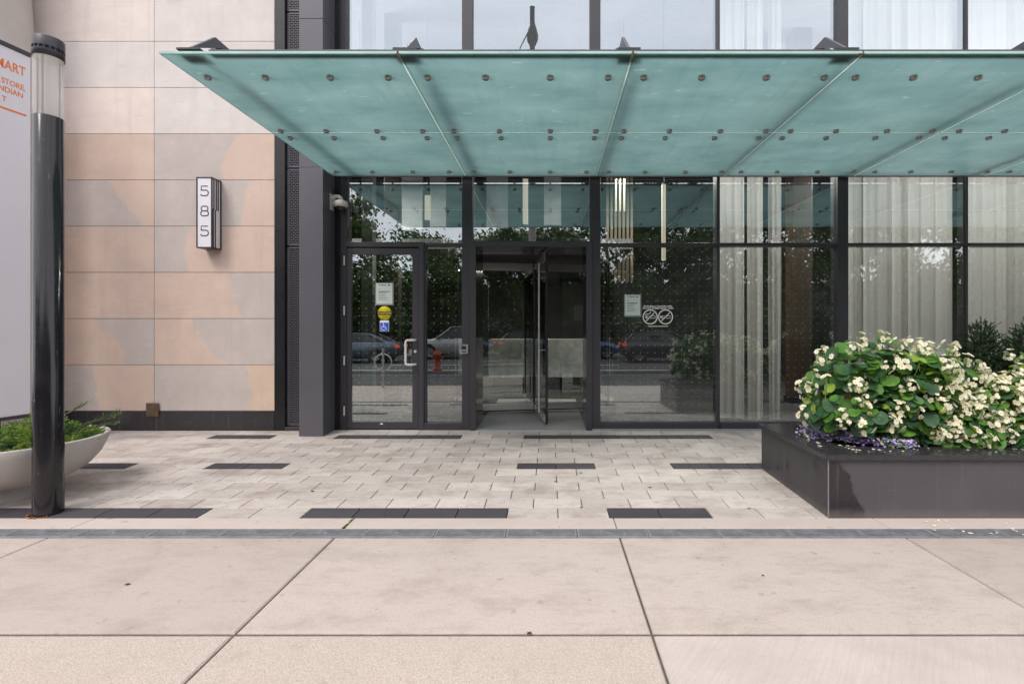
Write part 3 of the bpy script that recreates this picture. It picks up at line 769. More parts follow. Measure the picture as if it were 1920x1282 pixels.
for i, x in enumerate((-4.6, -3.4, 1.3, 2.9, 5.6, 7.0, 8.6)):  # added lamps, hidden by the canopy, put in to brighten the curtains
    o = thing('downlight_or_added_lamp', (x, 8.8, 4.4), 'added disc lamp lighting the curtains, %s of the row behind the facade glass' % ('first','second','third','fourth','fifth','sixth','seventh')[i], 'pendant light', 'added disc lamps lighting the curtains')
    MB().lathe([(.14,-.02),(.17,-.02),(.17,.03),(.03,.05),(0,.05)], (x,8.8,4.4), 24).build('shade', M['steel'], o)
    MB().tube([(x,8.8,4.45),(x,8.8,6.95)], .005, 6).build('cord', M['black'], o)
    ld = bpy.data.lights.new('added_lobby_lamp', 'AREA'); ld.shape = 'DISK'; ld.size = .26; ld.energy = 44; ld.color = (1,.98,.94)
    lo_ = bpy.data.objects.new('lamp', ld); COL.objects.link(lo_); lo_.parent = o; lo_.location = (0,0,-.025)
    lu = ld.copy(); lu.energy = 36; lo_ = bpy.data.objects.new('lamp', lu); COL.objects.link(lo_); lo_.parent = o; lo_.location = (0,0,.07); lo_.rotation_euler = (pi,0,0)  # added upward light for the upper part of the curtains
pend = [(985, 335, 420, 8.6, 'pale linear pendant seen above the revolving door'), (801, 366, 412, 8.4, 'pale linear pendant seen above the narrow sidelight'),
        (1163, 336, 396, 8.8, 'triple pale pendant seen right of the revolving door'), (1245, 345, 488, 8.2, 'longest thin pendant seen above the no smoking sign')]
for px, y0, y1, Y, lb in pend:
    s = 925/Y; X = (px-1032)/s; za, zb = H+(617-y1)/s, H+(617-y0)/s; wd = .045 if px in (985, 801) else (.014 if px == 1163 else .03)
    o = thing('pendant_light', (X, Y, za), lb, 'pendant light')
    for q in ((-.075, 0, .075) if px == 1163 else (0,)): bx(X+q-wd, X+q+wd, Y, Y+.05, za, zb).build('diffuser', M['pendantglow'], o, bevel=.004)
    MB().tube([(X, Y+.02, zb), (X, Y+.02, 6.95)], .004, 6).build('cord', M['black'], o)
for px, wd, Y, m, lb in ((1506, .17, 9.0, 'walnut', 'brown timber clad lobby column behind the right-hand glass'), (733, .12, 8.6, 'walnut', 'slim brown timber post behind the entrance door'),
                     (688, .09, 8.0, 'marble', 'pale slim post behind the entrance door')):
    X = (px-1032)/(925/Y)
    o = thing('interior_column', (X, Y, FZ0), lb, 'column')
    bx(X-wd, X+wd, Y, Y+wd*2, FZ0, 6.95).build('shaft', M[m], o, bevel=.01); bx(X-wd-.02, X+wd+.02, Y-.02, Y+wd*2+.02, FZ0, FZ0+.1).build('base', M['black'], o)
M['cream'] = simple('timber_fins_cream', (.15,.12,.08), .6, 0, .2, 4)
tf = thing('timber_fin_screen', (1.35, 10.4, 2.2), 'screen of cream timber fins hanging high in the lobby', 'screen')
for k in range(7):
    bx(1.18+k*.085, 1.23+k*.085, 10.4, 10.5, 2.45, 5.5).build('fin', M['cream'], tf)
# grey interior panels in the upper lobby
M['grey_panel'] = simple('grey_panel', (.30,.31,.31), .7)
for a, b, yb in ((745, 792, 430), (806, 836, 425), (912, 952, 428), (1020, 1052, 422)):
    Y = 10.2; s = 925/Y; o = bx((a-1032)/s, (b-1032)/s, Y, Y+.08, H+(617-yb)/s, 6.2).build('wall_panel', M['grey_panel'], bevel=.0)
    tag(o, {745:'wide pale grey hanging panel high behind the entrance door', 806:'narrow pale grey hanging panel high above the sidelight', 912:'pale grey hanging panel high above the left of the revolving door', 1020:'pale grey hanging panel high above the right of the revolving door'}[a], 'hanging panel')

def curtain(x0, x1, y, nf, amp, label, z0=FZ0+.02, z1=6.9, pinch=0, seed=1):
    rr = random.Random(seed); rows = []; n = int((x1-x0)/.012); ph = [rr.uniform(-.7,.7) for _ in range(40)]
    zs = [z0+(z1-z0)*k/14 for k in range(15)]
    for z in zs:
        row = []
        for i in range(n+1):
            t = i/n; q = 1-pinch*max(0, 1-(z-z0)/1.6); xm = (x0+x1)/2
            u = t*nf; j = int(u) % 40; f = u-int(u)
            wv = (sin(2*pi*f)*.5+.25*sin(4*pi*u+ph[j]))*(.6+.4*sin(u*1.9+ph[0]*5))
            row.append((xm+(x0+(x1-x0)*t-xm)*q, y+amp*wv, z))
        rows.append(row)
    o = thing('curtain', ((x0+x1)/2, y, z0), label, 'curtain')
    MB_ = MB(); MB_.grid(rows); cl_ = MB_.build('drape', M['sheer'], o)
    bx(x0, x1, y-.05, y+.05, z1, z1+.04).build('track', M['white_plastic'], o)
SC = 925/7.3
def cx(p): return (p-1032)/SC
curtain(cx(1352), cx(1401), 7.42, 3, .07, 'pale sheer curtain with shallow folds left of the narrow drapes', seed=1)
curtain(cx(1401), cx(1429), 7.3, 3, .085, 'narrow gathered sheer drape left of the small curtain gap', pinch=.12, seed=2)
curtain(cx(1429), cx(1441), 7.5, 1, .02, 'thin strip of sheer curtain in the gap between the two narrow drapes', seed=4)
curtain(cx(1440), cx(1465), 7.3, 3, .085, 'narrow gathered sheer drape right of the small curtain gap', pinch=.2, seed=3)
curtain(cx(1592), cx(1785), 7.34, 7, .14, 'wide pale sheer curtain standing behind the begonias', seed=5)
curtain(cx(1820), cx(2200), 7.34, 14, .14, 'wide sheer curtain behind the dark yew shrubs at the far right', seed=6)

# ------------------------------------------------------------------ glass canopy
CZ = H+2.01; CF, CM, CB = 3.596, 5.052, 6.477
seams = [-2.866, -1.116, .603, 2.286, 3.99, 5.70, 7.41, 9.12, 10.83, 12.54]
ca = thing('glass_canopy', (2.3, CB, CZ), 'teal frosted glass canopy with steel bolts over the entrance', 'canopy')
g = .007
for a, b in zip(seams[:-1], seams[1:]):
    for y0, y1 in ((CF, CM), (CM, CB)):
        o = bx(a+g, b-g, y0+g, y1-g, CZ, CZ+.018).build('glass_panel', [M['canopy'], M['glass_clear'], M['canopy_edge']], ca)
        o.data.polygons[1].material_index = 1
        for q in (2,3,4,5): o.data.polygons[q].material_index = 2
mb = MB()
for x in seams[1:-1]: mb.box(x-g+.001, x+g-.001, CF+.02, CB, CZ-.001, CZ+.016)
mb.box(seams[0]+.02, seams[-1], CM-g+.001, CM+g-.001, CZ-.0015, CZ+.0155)
o = mb.build('seal', [M['seal'], M['glass_clear']], ca)
for i, q in enumerate(o.data.polygons):
    if i % 6 == 1: q.material_index = 1
offs = [.14, .60, 1.115, 1.575]
def bolt(x, y):
    m_ = MB()
    m_.lathe([(0,-.028),(.022,-.028),(.027,-.022),(.027,-.004),(.027,.0)], (x,y,CZ-.001), 16)
    m_.lathe([(.014,0),(.014,.08)], (x,y,CZ+.02), 10)
    return m_
b0 = None; nb = 0; mbr = MB()
for a in seams[6:-1]:
    for y in (3.923, 4.984, 5.165, 6.28):
        for of in offs: mbr.lathe([(0,-.028),(.022,-.028),(.027,-.022),(.027,.0)], (a+of,y,CZ-.001), 12)
tag(mbr.build('bolt', M['bolt'], ca), kind='stuff')
for a in seams[:6]:
    for y in (3.923, 4.984, 5.165, 6.28):
        for of in offs:
            x = a+of
            if b0 is None:
                b0 = bolt(0, 0).build('bolt', M['bolt'], ca, local=True); b_ = b0
            else:
                b_ = b0.copy(); COL.objects.link(b_); b_.parent = ca
            b_.location = Vector((x, y, 0))-Vector((ca.location.x, ca.location.y, 0)); b_.location.z = -ca.location.z
            nb += 1
finX = [-2.652, -1.069, .575, 2.173, 3.80, 5.43, 7.05, 8.66, 10.28, 11.9]
zt = CZ+.019
for x in finX:
    m_ = MB(); x0, x1 = x-.012, x+.012
    poly = [(CF+.02, zt+.03), (3.89, zt+.27), (FY+.05, zt+.27), (FY+.05, zt+.206), (3.93, zt+.206)]
    m_.face([(x0,y,z) for y, z in poly][::-1]); m_.face([(x1,y,z) for y, z in poly])
    for i in range(5):
        p, q = poly[i], poly[(i+1) % 5]; m_.face([(x0,p[0],p[1]),(x1,p[0],p[1]),(x1,q[0],q[1]),(x0,q[0],q[1])])
    m_.build('support_fin', M['column'], ca)
    bx(x-.085, x+.085, CF+.01, CF+.13, zt+.016, zt+.029).build('flange', M['charcoal'], ca)
    bx(x-.055, x+.055, 3.93, FY+.05, zt+.19, zt+.205).build('flange', M['charcoal'], ca)
mb = MB()
mb.box(-2.5, seams[-1], CF+.012, CF+.06, zt+.001, zt+.014)
mb.box(-2.75, seams[-1]-.05, 6.31, 6.37, zt+.19, zt+.205)
mb.box(-2.8, seams[-1]-.05, 6.482, 6.566, CZ+.03, CZ+.07); mb.box(-2.88, seams[-1]-.05, 6.598, 6.629, CZ+.03, CZ+.07)
mb.build('cross_rail', M['column'], ca)
mb = MB()
for x in seams[1:-1]:
    for k in range(5): mb.obox((x+R.uniform(-.02,.02), CF+.008+R.uniform(0,.01), CZ+R.uniform(-.001,.0)), (R.uniform(.006,.02),0,0), (0,.005,0), (0,0,.002))
mb.build('rust_stain', M['rust'], ca)

# ------------------------------------------------------------------ house number box
hb = thing('house_number_sign', (-4.5, WY, 2.5), 'white lantern-like wall sign with black frame and numbers 585', 'house number')
x0, x1, z0, z1, yf = -4.602, -4.398, 2.505, 3.425, WY-.19
mb = MB(); e = .013
for (a, b) in ((x0, x0+e), (x1-e, x1)):
    mb.box(a, b, yf, yf+e, z0, z1); mb.box(a, b, WY-.016, WY-.003, z0, z1)
for (a, b) in ((z0, z0+e), (z1-e, z1)):
    mb.box(x0+e, x1-e, yf+.0005, yf+e, a, b); mb.box(x0+.0005, x0+e, yf+e, WY-.016, a, b); mb.box(x1-e, x1-.0005, yf+e, WY-.016, a, b)
mb.box(x0+e, x1-e, yf+e, WY-.003, z1-.006, z1-.001); mb.box(x0+e, x1-e, yf+e, WY-.003, z0+.001, z0+.006)
# side slats, stepped half way down
zm = z0+.55*(z1-z0)
for xs_, s in ((x1, -1), (x0, 1)):
    a, b = (xs_-.010, xs_-.001) if s < 0 else (xs_+.001, xs_+.010)
    for yy in (.042, .088, .125): mb.box(a, b, yf+yy, yf+yy+.010, zm, z1-e)
    for yy in (.030, .070): mb.box(a, b, yf+yy, yf+yy+.010, z0+e, zm)
    mb.box(a, b, yf+.030, yf+.052, zm-.006, zm+.006); mb.box(a, b, yf+.07, yf+.135, zm-.006, zm+.006) if False else None
mb.build('frame', M['dark_plastic'], hb)
bx(x0+.011, x1-.011, yf+.006, WY-.004, z0+.0065, z1-.0065).build('face', M['num_white'], hb)
def num5(cx_, cz, w_, h_):
    r = h_*.27; p = [(cx_+w_*.42, cz+h_/2), (cx_-w_/2+.006, cz+h_/2), (cx_-w_/2+.006, cz+h_*.08)]
    p += [(cx_+w_/2-r, cz+h_*.08)]+[(cx_+w_/2-r+r*cos(a), cz-h_/2+h_*.29+h_*.29*sin(a)) for a in [pi/2-pi*k/12 for k in range(1, 12)]]
    p += [(cx_-w_/2+r*.8, cz-h_/2)]+[(cx_-w_/2+r*.7-r*.7*sin(a), cz-h_/2+r*.7-r*.7*cos(a)) for a in [pi/2*k/5 for k in range(1, 6)]]
    return p
def sq(p, n=1): return p
mb = MB(); ncx = (x0+x1)/2+.003
for cz in (3.245, 2.725):
    p = num5(ncx, cz, .098, .125); mb.ribbon(p[:3], .013, yf+.0045); mb.ribbon(p[2:], .013, yf+.0042)
    mb.ribbon([(p[2][0]-.0065, p[2][1]), (p[2][0]+.01, p[2][1])], .013, yf+.0040)
cz = 2.985
def rr_(cx_, cz_, w_, h_, r):
    pts = []
    for sx, sz, a0 in ((1,1,0),(-1,1,90),(-1,-1,180),(1,-1,270)):
        for k in range(6):
            a = radians(a0+k*18); pts.append((cx_+sx*(w_/2-r)+r*cos(a), cz_+sz*(h_/2-r)+r*sin(a)))
    return pts
mb.ribbon(rr_(ncx, cz+.031, .086, .062, .026), .013, yf+.0045, closed=True)
mb.ribbon(rr_(ncx, cz-.031, .098, .064, .028), .013, yf+.0042, closed=True)
mb.build('number', M['ink'], hb)

# ------------------------------------------------------------------ security camera
sc_ = thing('security_camera', (-2.80, 6.45, 3.0), 'white dome security camera on a bracket fixed to the dark column', 'security camera')
yy = 6.52
MB().box(-2.8985, -2.885, yy-.045, yy+.045, 3.02, 3.23).build('wall_plate', M['white_plastic'], sc_, bevel=.004)
mb = MB(); mb.tube([(-2.886, yy, 3.17), (-2.84, yy, 3.2), (-2.795, yy, 3.2), (-2.77, yy, 3.18), (-2.77, yy, 3.14)], [.036,.028,.026,.026,.03], 12)
mb.face([(-2.886,yy+.006,3.05),(-2.886,yy+.006,3.17),(-2.83,yy+.006,3.19)]); mb.face([(-2.886,yy-.006,3.05),(-2.83,yy-.006,3.19),(-2.886,yy-.006,3.17)])
mb.face([(-2.886,yy-.006,3.05),(-2.886,yy+.006,3.05),(-2.83,yy+.006,3.19),(-2.83,yy-.006,3.19)])
mb.build('bracket', M['white_plastic'], sc_)
MB().lathe([(0,.075),(.05,.075),(.08,.06),(.088,.04),(.088,.0),(.07,-.012),(0,-.012)], (-2.77,yy,3.075), 28).build('housing', M['white_plastic'], sc_)
MB().lathe([(.058,-.0125),(.054,-.035),(.04,-.055),(.02,-.066),(0,-.069)], (-2.77,yy,3.075), 24).build('dome', M['dark_plastic'], sc_)

# ------------------------------------------------------------------ notices and stickers
def notice(px0, px1, py0, py1, y, label):
    o = thing('notice', (fx((px0+px1)/2), y, fz(py1)), label, 'notice')
    a, b, c, d = fx(px0), fx(px1), fz(py1), fz(py0)
    bx(a-.014, b+.016, y-.0015, y-.0005, c-.02, d+.008).build('sleeve', M['sleeve'], o)
    bx(a, b, y-.003, y-.0018, c, d).build('sheet', M['paper'], o)
    mb = MB(); W = b-a; Hh = d-c
    text_mb(mb, 'To Whom It', a+.13*W, d-.115*Hh, y-.0036, .026, sx=.8, bold=.0008)
    mb.box(a+.75*W, a+.86*W, y-.0045, y-.0032, d-.12*Hh, d-.06*Hh)
    for k, (u, wd) in enumerate(((.27,.12),(.38,.70),(.46,.48),(.54,.42),(.62,.46),(.70,.62),(.78,.52))):
        x = a+.14*W; xe = a+(.14+wd)*W
        h_ = .011 if k == 1 else .006
        while x < xe:
            q = R.uniform(.008, .022); mb.box(x, min(xe, x+q), y-.0042, y-.0032, d-u*Hh-h_, d-u*Hh); x += q+.004
    mb.build('print', M['ink'], o)
    return o
notice(704.5, 735, 531, 569.5, FY+.018, 'white printed notice in a clear sleeve taped inside the entrance door glass')
notice(1173, 1201.5, 552.5, 591, GYP-.002, 'pale printed notice in a clear sleeve beside the no smoking emblems')
cs = thing('caution_sticker', (fx(720), FY+.018, fz(586)), 'round yellow sticker reading automatic caution door on the entrance door', 'sticker')
y = FY+.017; cxx, czz, rr0 = fx(720.2), fz(586.8), .0925
MB().lathe([(0,0),(rr0,0),(rr0,.0012)], (cxx,y,czz), 40, 'y').build('disc', M['yellow'], cs)
bx(cxx-rr0*.99, cxx+rr0*.99, y-.0012, y-.0002, czz-.027, czz+.027).build('band', M['ink'], cs)
mb = MB(); text_mb(mb, 'CAUTION', cxx, czz-.012, y-.0019, .038, 'CENTER', sx=1.05, bold=.0005); mb.build('caution_word', M['yellow'], cs)
mb = MB(); text_mb(mb, 'AUTOMATIC', cxx, czz+.040, y-.0009, .022, 'CENTER'); text_mb(mb, 'DOOR', cxx, czz-.056, y-.0009, .026, 'CENTER'); mb.build('small_words', M['ink'], cs)
ws = thing('wheelchair_sticker', (fx(720), FY+.018, fz(611)), 'square blue wheelchair access sticker under the round yellow one', 'sticker')
a, b, c, d = fx(711.5), fx(728.5), fz(621), fz(600.5)
bx(a, b, y-.001, y, c, d).build('sheet', M['white_vinyl'], ws); bx(a+.004, b-.004, y-.002, y-.0011, c+.004, d-.03).build('panel', M['blue'], ws)
mb = MB(); mx_ = (a+b)/2; mz = (c+d)/2-.012; yy_ = y-.0032
mb.ribbon([(mx_-.012+.026*cos(t), mz-.018+.026*sin(t)) for t in [radians(100+k*17) for k in range(14)]], .006, yy_)
mb.ribbon([(mx_-.012, mz+.03), (mx_-.009, mz-.005), (mx_+.014, mz-.005), (mx_+.026, mz-.032), (mx_+.036, mz-.028)], .0075, yy_)
mb.ribbon([(mx_-.010, mz+.014), (mx_+.01, mz+.014)], .006, yy_)
mb.ribbon([(mx_-.013+.004*cos(t), mz+.042+.004*sin(t)) for t in [k*pi/4 for k in range(8)]], .008, yy_, closed=True)
mb.build('symbol', M['white_vinyl'], ws)
ns = thing('no_smoking_sign', (fx(1235), GYP-.001, fz(610)), 'white no smoking and no vaping emblems printed on the dark glass', 'no smoking sign')
y = GYP-.002; r0 = .0945
for px, vape in ((1220.6, 0), (1249.6, 1)):
    cxx, czz = fx(px), fz(593.8); mb = MB()
    mb.ribbon([(cxx+r0*cos(2*pi*k/40), czz+r0*sin(2*pi*k/40)) for k in range(40)], .0135, y, closed=True)
    mb.ribbon([(cxx-.054, czz-.054), (cxx+.054, czz+.054)], .011, y-.0003)
    z1_, z2_ = czz+.012, czz-.018
    mb.ribbon([(cxx-.01, z1_), (cxx-.04, z1_), (cxx-.04, z2_), (cxx-.03, z2_)], .006, y)
    mb.ribbon([(cxx-.035, z2_), (cxx-.022, z2_)], .006, y)
    mb.ribbon([(cxx+.02, z1_), (cxx+.072, z1_), (cxx+.072, z2_), (cxx+.004, z2_)], .006, y)
    for q in (-.050, -.060): mb.ribbon([(cxx+q, z1_+.002), (cxx+q, z2_-.002)], .006, y)
    if vape:
        mb.ribbon([(cxx-.068, z1_), (cxx-.068, z2_)], .008, y)
    else:
        mb.ribbon([(cxx-.066, czz+.022), (cxx-.058, czz+.037), (cxx-.02, czz+.038), (cxx+.0, czz+.05), (cxx+.005, czz+.072)], .008, y)
    mb.build('emblem', M['white_vinyl'], ns)
mb = MB()
text_mb(mb, 'No Smoking or Vapourizing within', fx(1235.3), fz(574.8), y, .0275, 'CENTER', bold=.0012)
text_mb(mb, '7.5 metres of Building Entrance or Exit', fx(1235.3), fz(578.6), y, .0262, 'CENTER', bold=.0012)
text_mb(mb, 'Toronto Municipal Code Chapter 709', fx(1235.3), fz(612.2), y, .0175, 'CENTER', bold=.0012)
mb.build('lettering', M['white_vinyl'], ns)

# ------------------------------------------------------------------ street lamp column
LX, LY_ = -3.956, 3.888; LR = .093
la = thing('street_lamp', (LX, LY_, 0), 'black cylindrical lamp post with clear glass top at the sidewalk edge', 'street lamp')
MB().lathe([(LR,-.02),(LR,3.108),(LR-.004,3.114),(LR-.012,3.114)], (LX,LY_,0), 64).build('shaft', M['post'], la)
t = NT('frosted_lamp_glass')
q1 = t.n('ShaderNodeBsdfTranslucent'); q1.inputs[0].default_value = (.95,.94,.92,1); q0 = t.n('ShaderNodeBsdfDiffuse'); q0.inputs[0].default_value = (.85,.84,.82,1)
qa = t.n('ShaderNodeMixShader'); qa.inputs[0].default_value = .6; t.l(q0.outputs[0], qa.inputs[1]); t.l(q1.outputs[0], qa.inputs[2])
q2 = t.n('ShaderNodeBsdfTransparent'); q3 = t.n('ShaderNodeMixShader'); q3.inputs[0].default_value = .52; t.l(qa.outputs[0], q3.inputs[1]); t.l(q2.outputs[0], q3.inputs[2])
M['lamp_frost'] = t.done(q3.outputs[0])
MB().lathe([(LR-.003,3.114),(LR-.003,3.60)], (LX,LY_,0), 64).build('lamp_glass', M['lamp_frost'], la)
MB().lathe([(0,3.112),(LR-.012,3.112)], (LX,LY_,0), 48).build('lamp_base', M['charcoal'], la); mb = MB(); mb.lathe([(LR-.006,3.575),(LR+.003,3.575),(LR+.003,3.625)], (LX,LY_,0), 64)
mb.lathe([(LR-.004,3.625),(LR-.004,3.647)], (LX,LY_,0), 64, mi=1)
mb.lathe([(LR+.003,3.647),(LR+.003,3.72),(LR-.002,3.728),(0,3.73)], (LX,LY_,0), 64)
for k in range(18):
    a = 2*pi*k/18; c_ = Vector((LX+LR*cos(a), LY_+LR*sin(a), 3.636)); mb.obox(c_, Vector((-sin(a),cos(a),0))*.004, Vector((cos(a),sin(a),0))*.003, (0,0,.0115))
mb.build('cap', [M['charcoal'], M['rubber']], la)
MB().lathe([(0,3.574),(.05,3.566),(.075,3.574),(LR-.006,3.576)], (LX,LY_,0), 48).build('reflector', M['white_plastic'], la)
for a in (math.atan2(-.5,-.9), math.atan2(-.95,.25), math.atan2(.8,.6)):
    x, y = LX+(LR-.03)*cos(a), LY_+(LR-.03)*sin(a)
    MB().tube([(x,y,3.113),(x,y,3.575)], .0055, 8).build('rod', M['dark_steel'], la)
mb = MB()
for k in range(60):
    a = R.uniform(-2.7, -.8); r = LR+abs(R.gauss(0,.012)); mb.obox((LX+r*cos(a), LY_+r*sin(a), .004), (R.uniform(.004,.012),0,0), (0,R.uniform(.003,.008),0), (0,0,.004))
tag(mb.build('rust_debris', M['rust']), 'brown rust and dirt gathered at the foot of the black lamp post', 'dirt', kind='stuff')

# ------------------------------------------------------------------ store sign and concrete pillar
A = Vector((-6.253, 5.606, 0)); B = Vector((-6.202, 5.884, 0)); d = (B-A).normalized(); nrm = Vector((d.y, -d.x, 0))   # faces the street walker
if nrm.x < 0: nrm = -nrm
zb, zt_ = .444, 4.686
ss = thing('store_sign', (B.x, B.y, 0), 'tall white store sign with orange lettering at the left edge', 'store sign')
E = B; Fp = B-d*1.25
def sb(u0, u1, z0, z1, n0, n1, name, m, bevel=.003):
    c = Fp+d*(u0+u1)/2+nrm*(n0+n1)/2+Vector((0,0,(z0+z1)/2))
    return MB().obox(c, d*(u1-u0)/2, nrm*(n1-n0)/2, (0,0,(z1-z0)/2)).build(name, M[m], ss, bevel=bevel)
sb(0, 1.25, zb, zt_, -.16, 0, 'face', 'sign_white'); sb(0, 1.25, zt_, zt_+.05, -.17, .012, 'top_trim', 'charcoal'); sb(0, 1.25, zb-.04, zb, -.17, .012, 'bottom_trim', 'charcoal')
sb(.25, .35, 0, zb-.04, -.12, -.04, 'leg', 'charcoal'); sb(.9, 1.0, 0, zb-.04, -.12, -.04, 'leg', 'charcoal')
def sign_text(body, u_right, z, size, sx, bold=0, mat='orange'):
    tm = MB(); text_mb(tm, body, 0, 0, 0, size, 'RIGHT', sx=sx, bold=bold)
    m2 = MB(); m2.f = tm.f; m2.m = tm.m; m2.sm = tm.sm
    for x, y, z_ in tm.v:
        p = B+d*(u_right+x)+nrm*(.0015-y)+Vector((0,0,z+z_)); m2.v.append(tuple(p))
    m2.build('lettering', M[mat], ss)
def sz(px, py):
    s = 165+(157.2-165)*px/57; return H+(617-py)/s
sign_text('MART', -.048, sz(44, 143), .15, .70, .002)
sign_text('STORE,', -.048, sz(43, 170), .088, .80, .001)
sign_text('INDIAN', -.068, sz(41, 184), .086, .84, .001)
sign_text('T', -.225, sz(8, 190), .082, .9, .001)
sb(0.3, 1.25-.04, sz(25,209)-.010, sz(25,209)+.010, .0005, .0025, 'line', 'orange', 0)
pl = thing('concrete_pillar', (-7.05, 6.12, 0), 'pale concrete pillar rising behind the store sign', 'pillar')
MB().tube([(-6.95,6.12,0),(-6.95,6.12,3.6),(-7.0,6.12,4.4),(-7.09,6.12,5.6),(-7.35,6.12,8.5)], [.46,.46,.46,.46,.5], 40).build('shaft', M['pillar'], pl)

# ------------------------------------------------------------------ vegetation helpers
def rot_to(v): return Vector((0,0,1)).rotation_difference(Vector(v).normalized())
def sprig(mb, p, d, ln, nn, nl, wd, mi=0, rr=R, flat=.55):
    d = Vector(d).normalized(); s1 = d.cross(Vector((0,0,1)))
    s1 = s1.normalized() if s1.length > .05 else Vector((1,0,0)); s2 = s1.cross(d)
    mb.tube([p, p+d*ln], [wd*.7, wd*.3], 3, mi, False)
    for k in range(nn):
        t = (k+.3)/nn; q = p+d*ln*t; a = rr.uniform(0, 2*pi)
        o = (s1*cos(a)+s2*sin(a)*flat); dr = (d*rr.uniform(.5,1)+o).normalized(); l = nl*(1-.5*t)*rr.uniform(.7,1.2)
        w2 = dr.cross(o).normalized()*wd if dr.cross(o).length > .01 else s2*wd
        mb.face([q-w2, q+w2, q+dr*l], mi)
# ------------------------------------------------------------------ bowl planter with juniper
BC = Vector((-4.66, 4.27)); BR = .64; BZ = .50
bp = thing('bowl_planter', (BC.x, BC.y, 0), 'round pale concrete bowl planter behind the black lamp post', 'planter')
MB().lathe([(0,.115),(.27,.12),(.41,.165),(.51,.24),(.58,.33),(.62,.425),(BR,BZ-.005),(BR-.005,BZ),(BR-.035,BZ),(BR-.045,BZ-.01),(BR-.06,BZ-.1),(0,BZ-.1)], (BC.x,BC.y,0), 72).build('bowl', M['bowl'], bp)
MB().lathe([(.20,.0),(.20,.114)], (BC.x,BC.y,0), 40).build('foot', M['bowl'], bp)
MB().lathe([(0,BZ-.06),(BR-.055,BZ-.06)], (BC.x,BC.y,0), 40).build('soil', M['soil'], bp)
ju = thing('juniper_shrub', (BC.x, BC.y, BZ-.06), 'low spreading green juniper filling the concrete bowl', 'shrub')
mbA, mbB, mbS = MB(), MB(), MB()
for k in range(2300):
    a = R.uniform(0, 2*pi); r = (BR-.05)*sqrt(R.random()); p0 = r*cos(a)+.7*r*sin(a)
    p = Vector((BC.x+r*cos(a), BC.y+r*sin(a), BZ-.05+.24*(1-(r/BR)**3)*R.uniform(.1,1.0)*(.75+.25*sin(p0*9))))
    dd = Vector((cos(a)*R.uniform(.1,1)+R.uniform(-.7,.7), sin(a)*R.uniform(.1,1)+R.uniform(-.7,.7), R.uniform(-.1,.55)))
    sprig(mbA if sin(p.x*13)+sin(p.y*11)+R.uniform(-1,1) > -.2 else mbB, p, dd, R.uniform(.035,.07), 26, .016, .0052, 0, R, 1)
for (ax, ay, hz, ln) in ((-4.25,4.55,.60,.30),(-4.20,4.45,.52,.26),(-4.62,4.72,.66,.10),(-4.35,4.62,.55,.26)):
    p = Vector((ax-.15, ay-.08, BZ-.02)); e = Vector((ax+ln*.65, ay+.1, hz+.05)); mbS.tube([p, (p+e)/2+Vector((0,0,.03)), e], [.006,.005,.003], 5)
    for k in range(16):
        t = k/15; q = p.lerp(e, t)+Vector((0,0,.03*sin(pi*t))); dd = (e-p).normalized()+Vector((R.uniform(-.8,.8), R.uniform(-.8,.8), R.uniform(-.1,.9)))
        sprig(mbB if k % 3 else mbA, q, dd, R.uniform(.04,.08), 26, .016, .0038, 0, R, 1)
mbA.build('foliage', M['juniper'], ju); mbB.build('foliage', M['juniper_dark'], ju); mbS.build('branch', M['bark'], ju)

# ------------------------------------------------------------------ granite planter
PX0, PY0, PY1, PZ = 2.137, 3.794, 4.995, .49; PX1 = 9.5
gp = thing('granite_planter', (PX0, PY0, 0), 'long low black granite planter box with polished coping', 'planter')
bx(PX0+.0, PX1, PY0, PY0+.03, -.01, PZ-.042).build('front_panel', M['granite_front'], gp, bevel=.002)
bx(PX0, PX0+.03, PY0+.032, PY1, -.01, PZ-.042).build('side_panel', M['granite_side'], gp, bevel=.002)
bx(PX0+.032, PX1, PY1-.03, PY1-.001, -.01, PZ-.042).build('back_panel', M['granite_side'], gp)
bx(PX1-.03, PX1-.001, PY0+.032, PY1-.032, -.01, PZ-.042).build('side_panel', M['granite_side'], gp)
bx(PX0-.002, PX0+.005, PY0-.002, PY0+.005, .0, PZ-.043).build('corner_joint', M['grate'], gp)
cwd = .245; ov = .028
def cop(poly):
    m_ = MB(); m_.face([(x,y,PZ) for x, y in poly]); m_.face([(x,y,PZ-.04) for x, y in poly][::-1])
    for i in range(4):
        a, b = poly[i], poly[(i+1) % 4]; m_.face([(*a,PZ-.04),(*b,PZ-.04),(*b,PZ),(*a,PZ)])
    m_.build('coping', M['granite_top'], gp, bevel=.003)
xa, xb, ya, yb = PX0-ov, PX0+cwd, PY0-ov, PY0+cwd; e = .0012
cop([(xa+e,ya),(5.6,ya),(5.6,yb),(xb+e,yb)]); cop([(5.604,ya),(PX1+ov,ya),(PX1+ov,yb),(5.604,yb)])
cop([(xa,ya+e),(xb,yb+e),(xb,PY1-.12),(xa,PY1+.02)]); cop([(xa,PY1+.022),(xb,PY1-.118),(PX1,PY1-.118),(PX1,PY1+.022)])
bx(xb, PX1-.04, yb, PY1-.12, .3, PZ-.03).build('soil', M['soil'], gp)

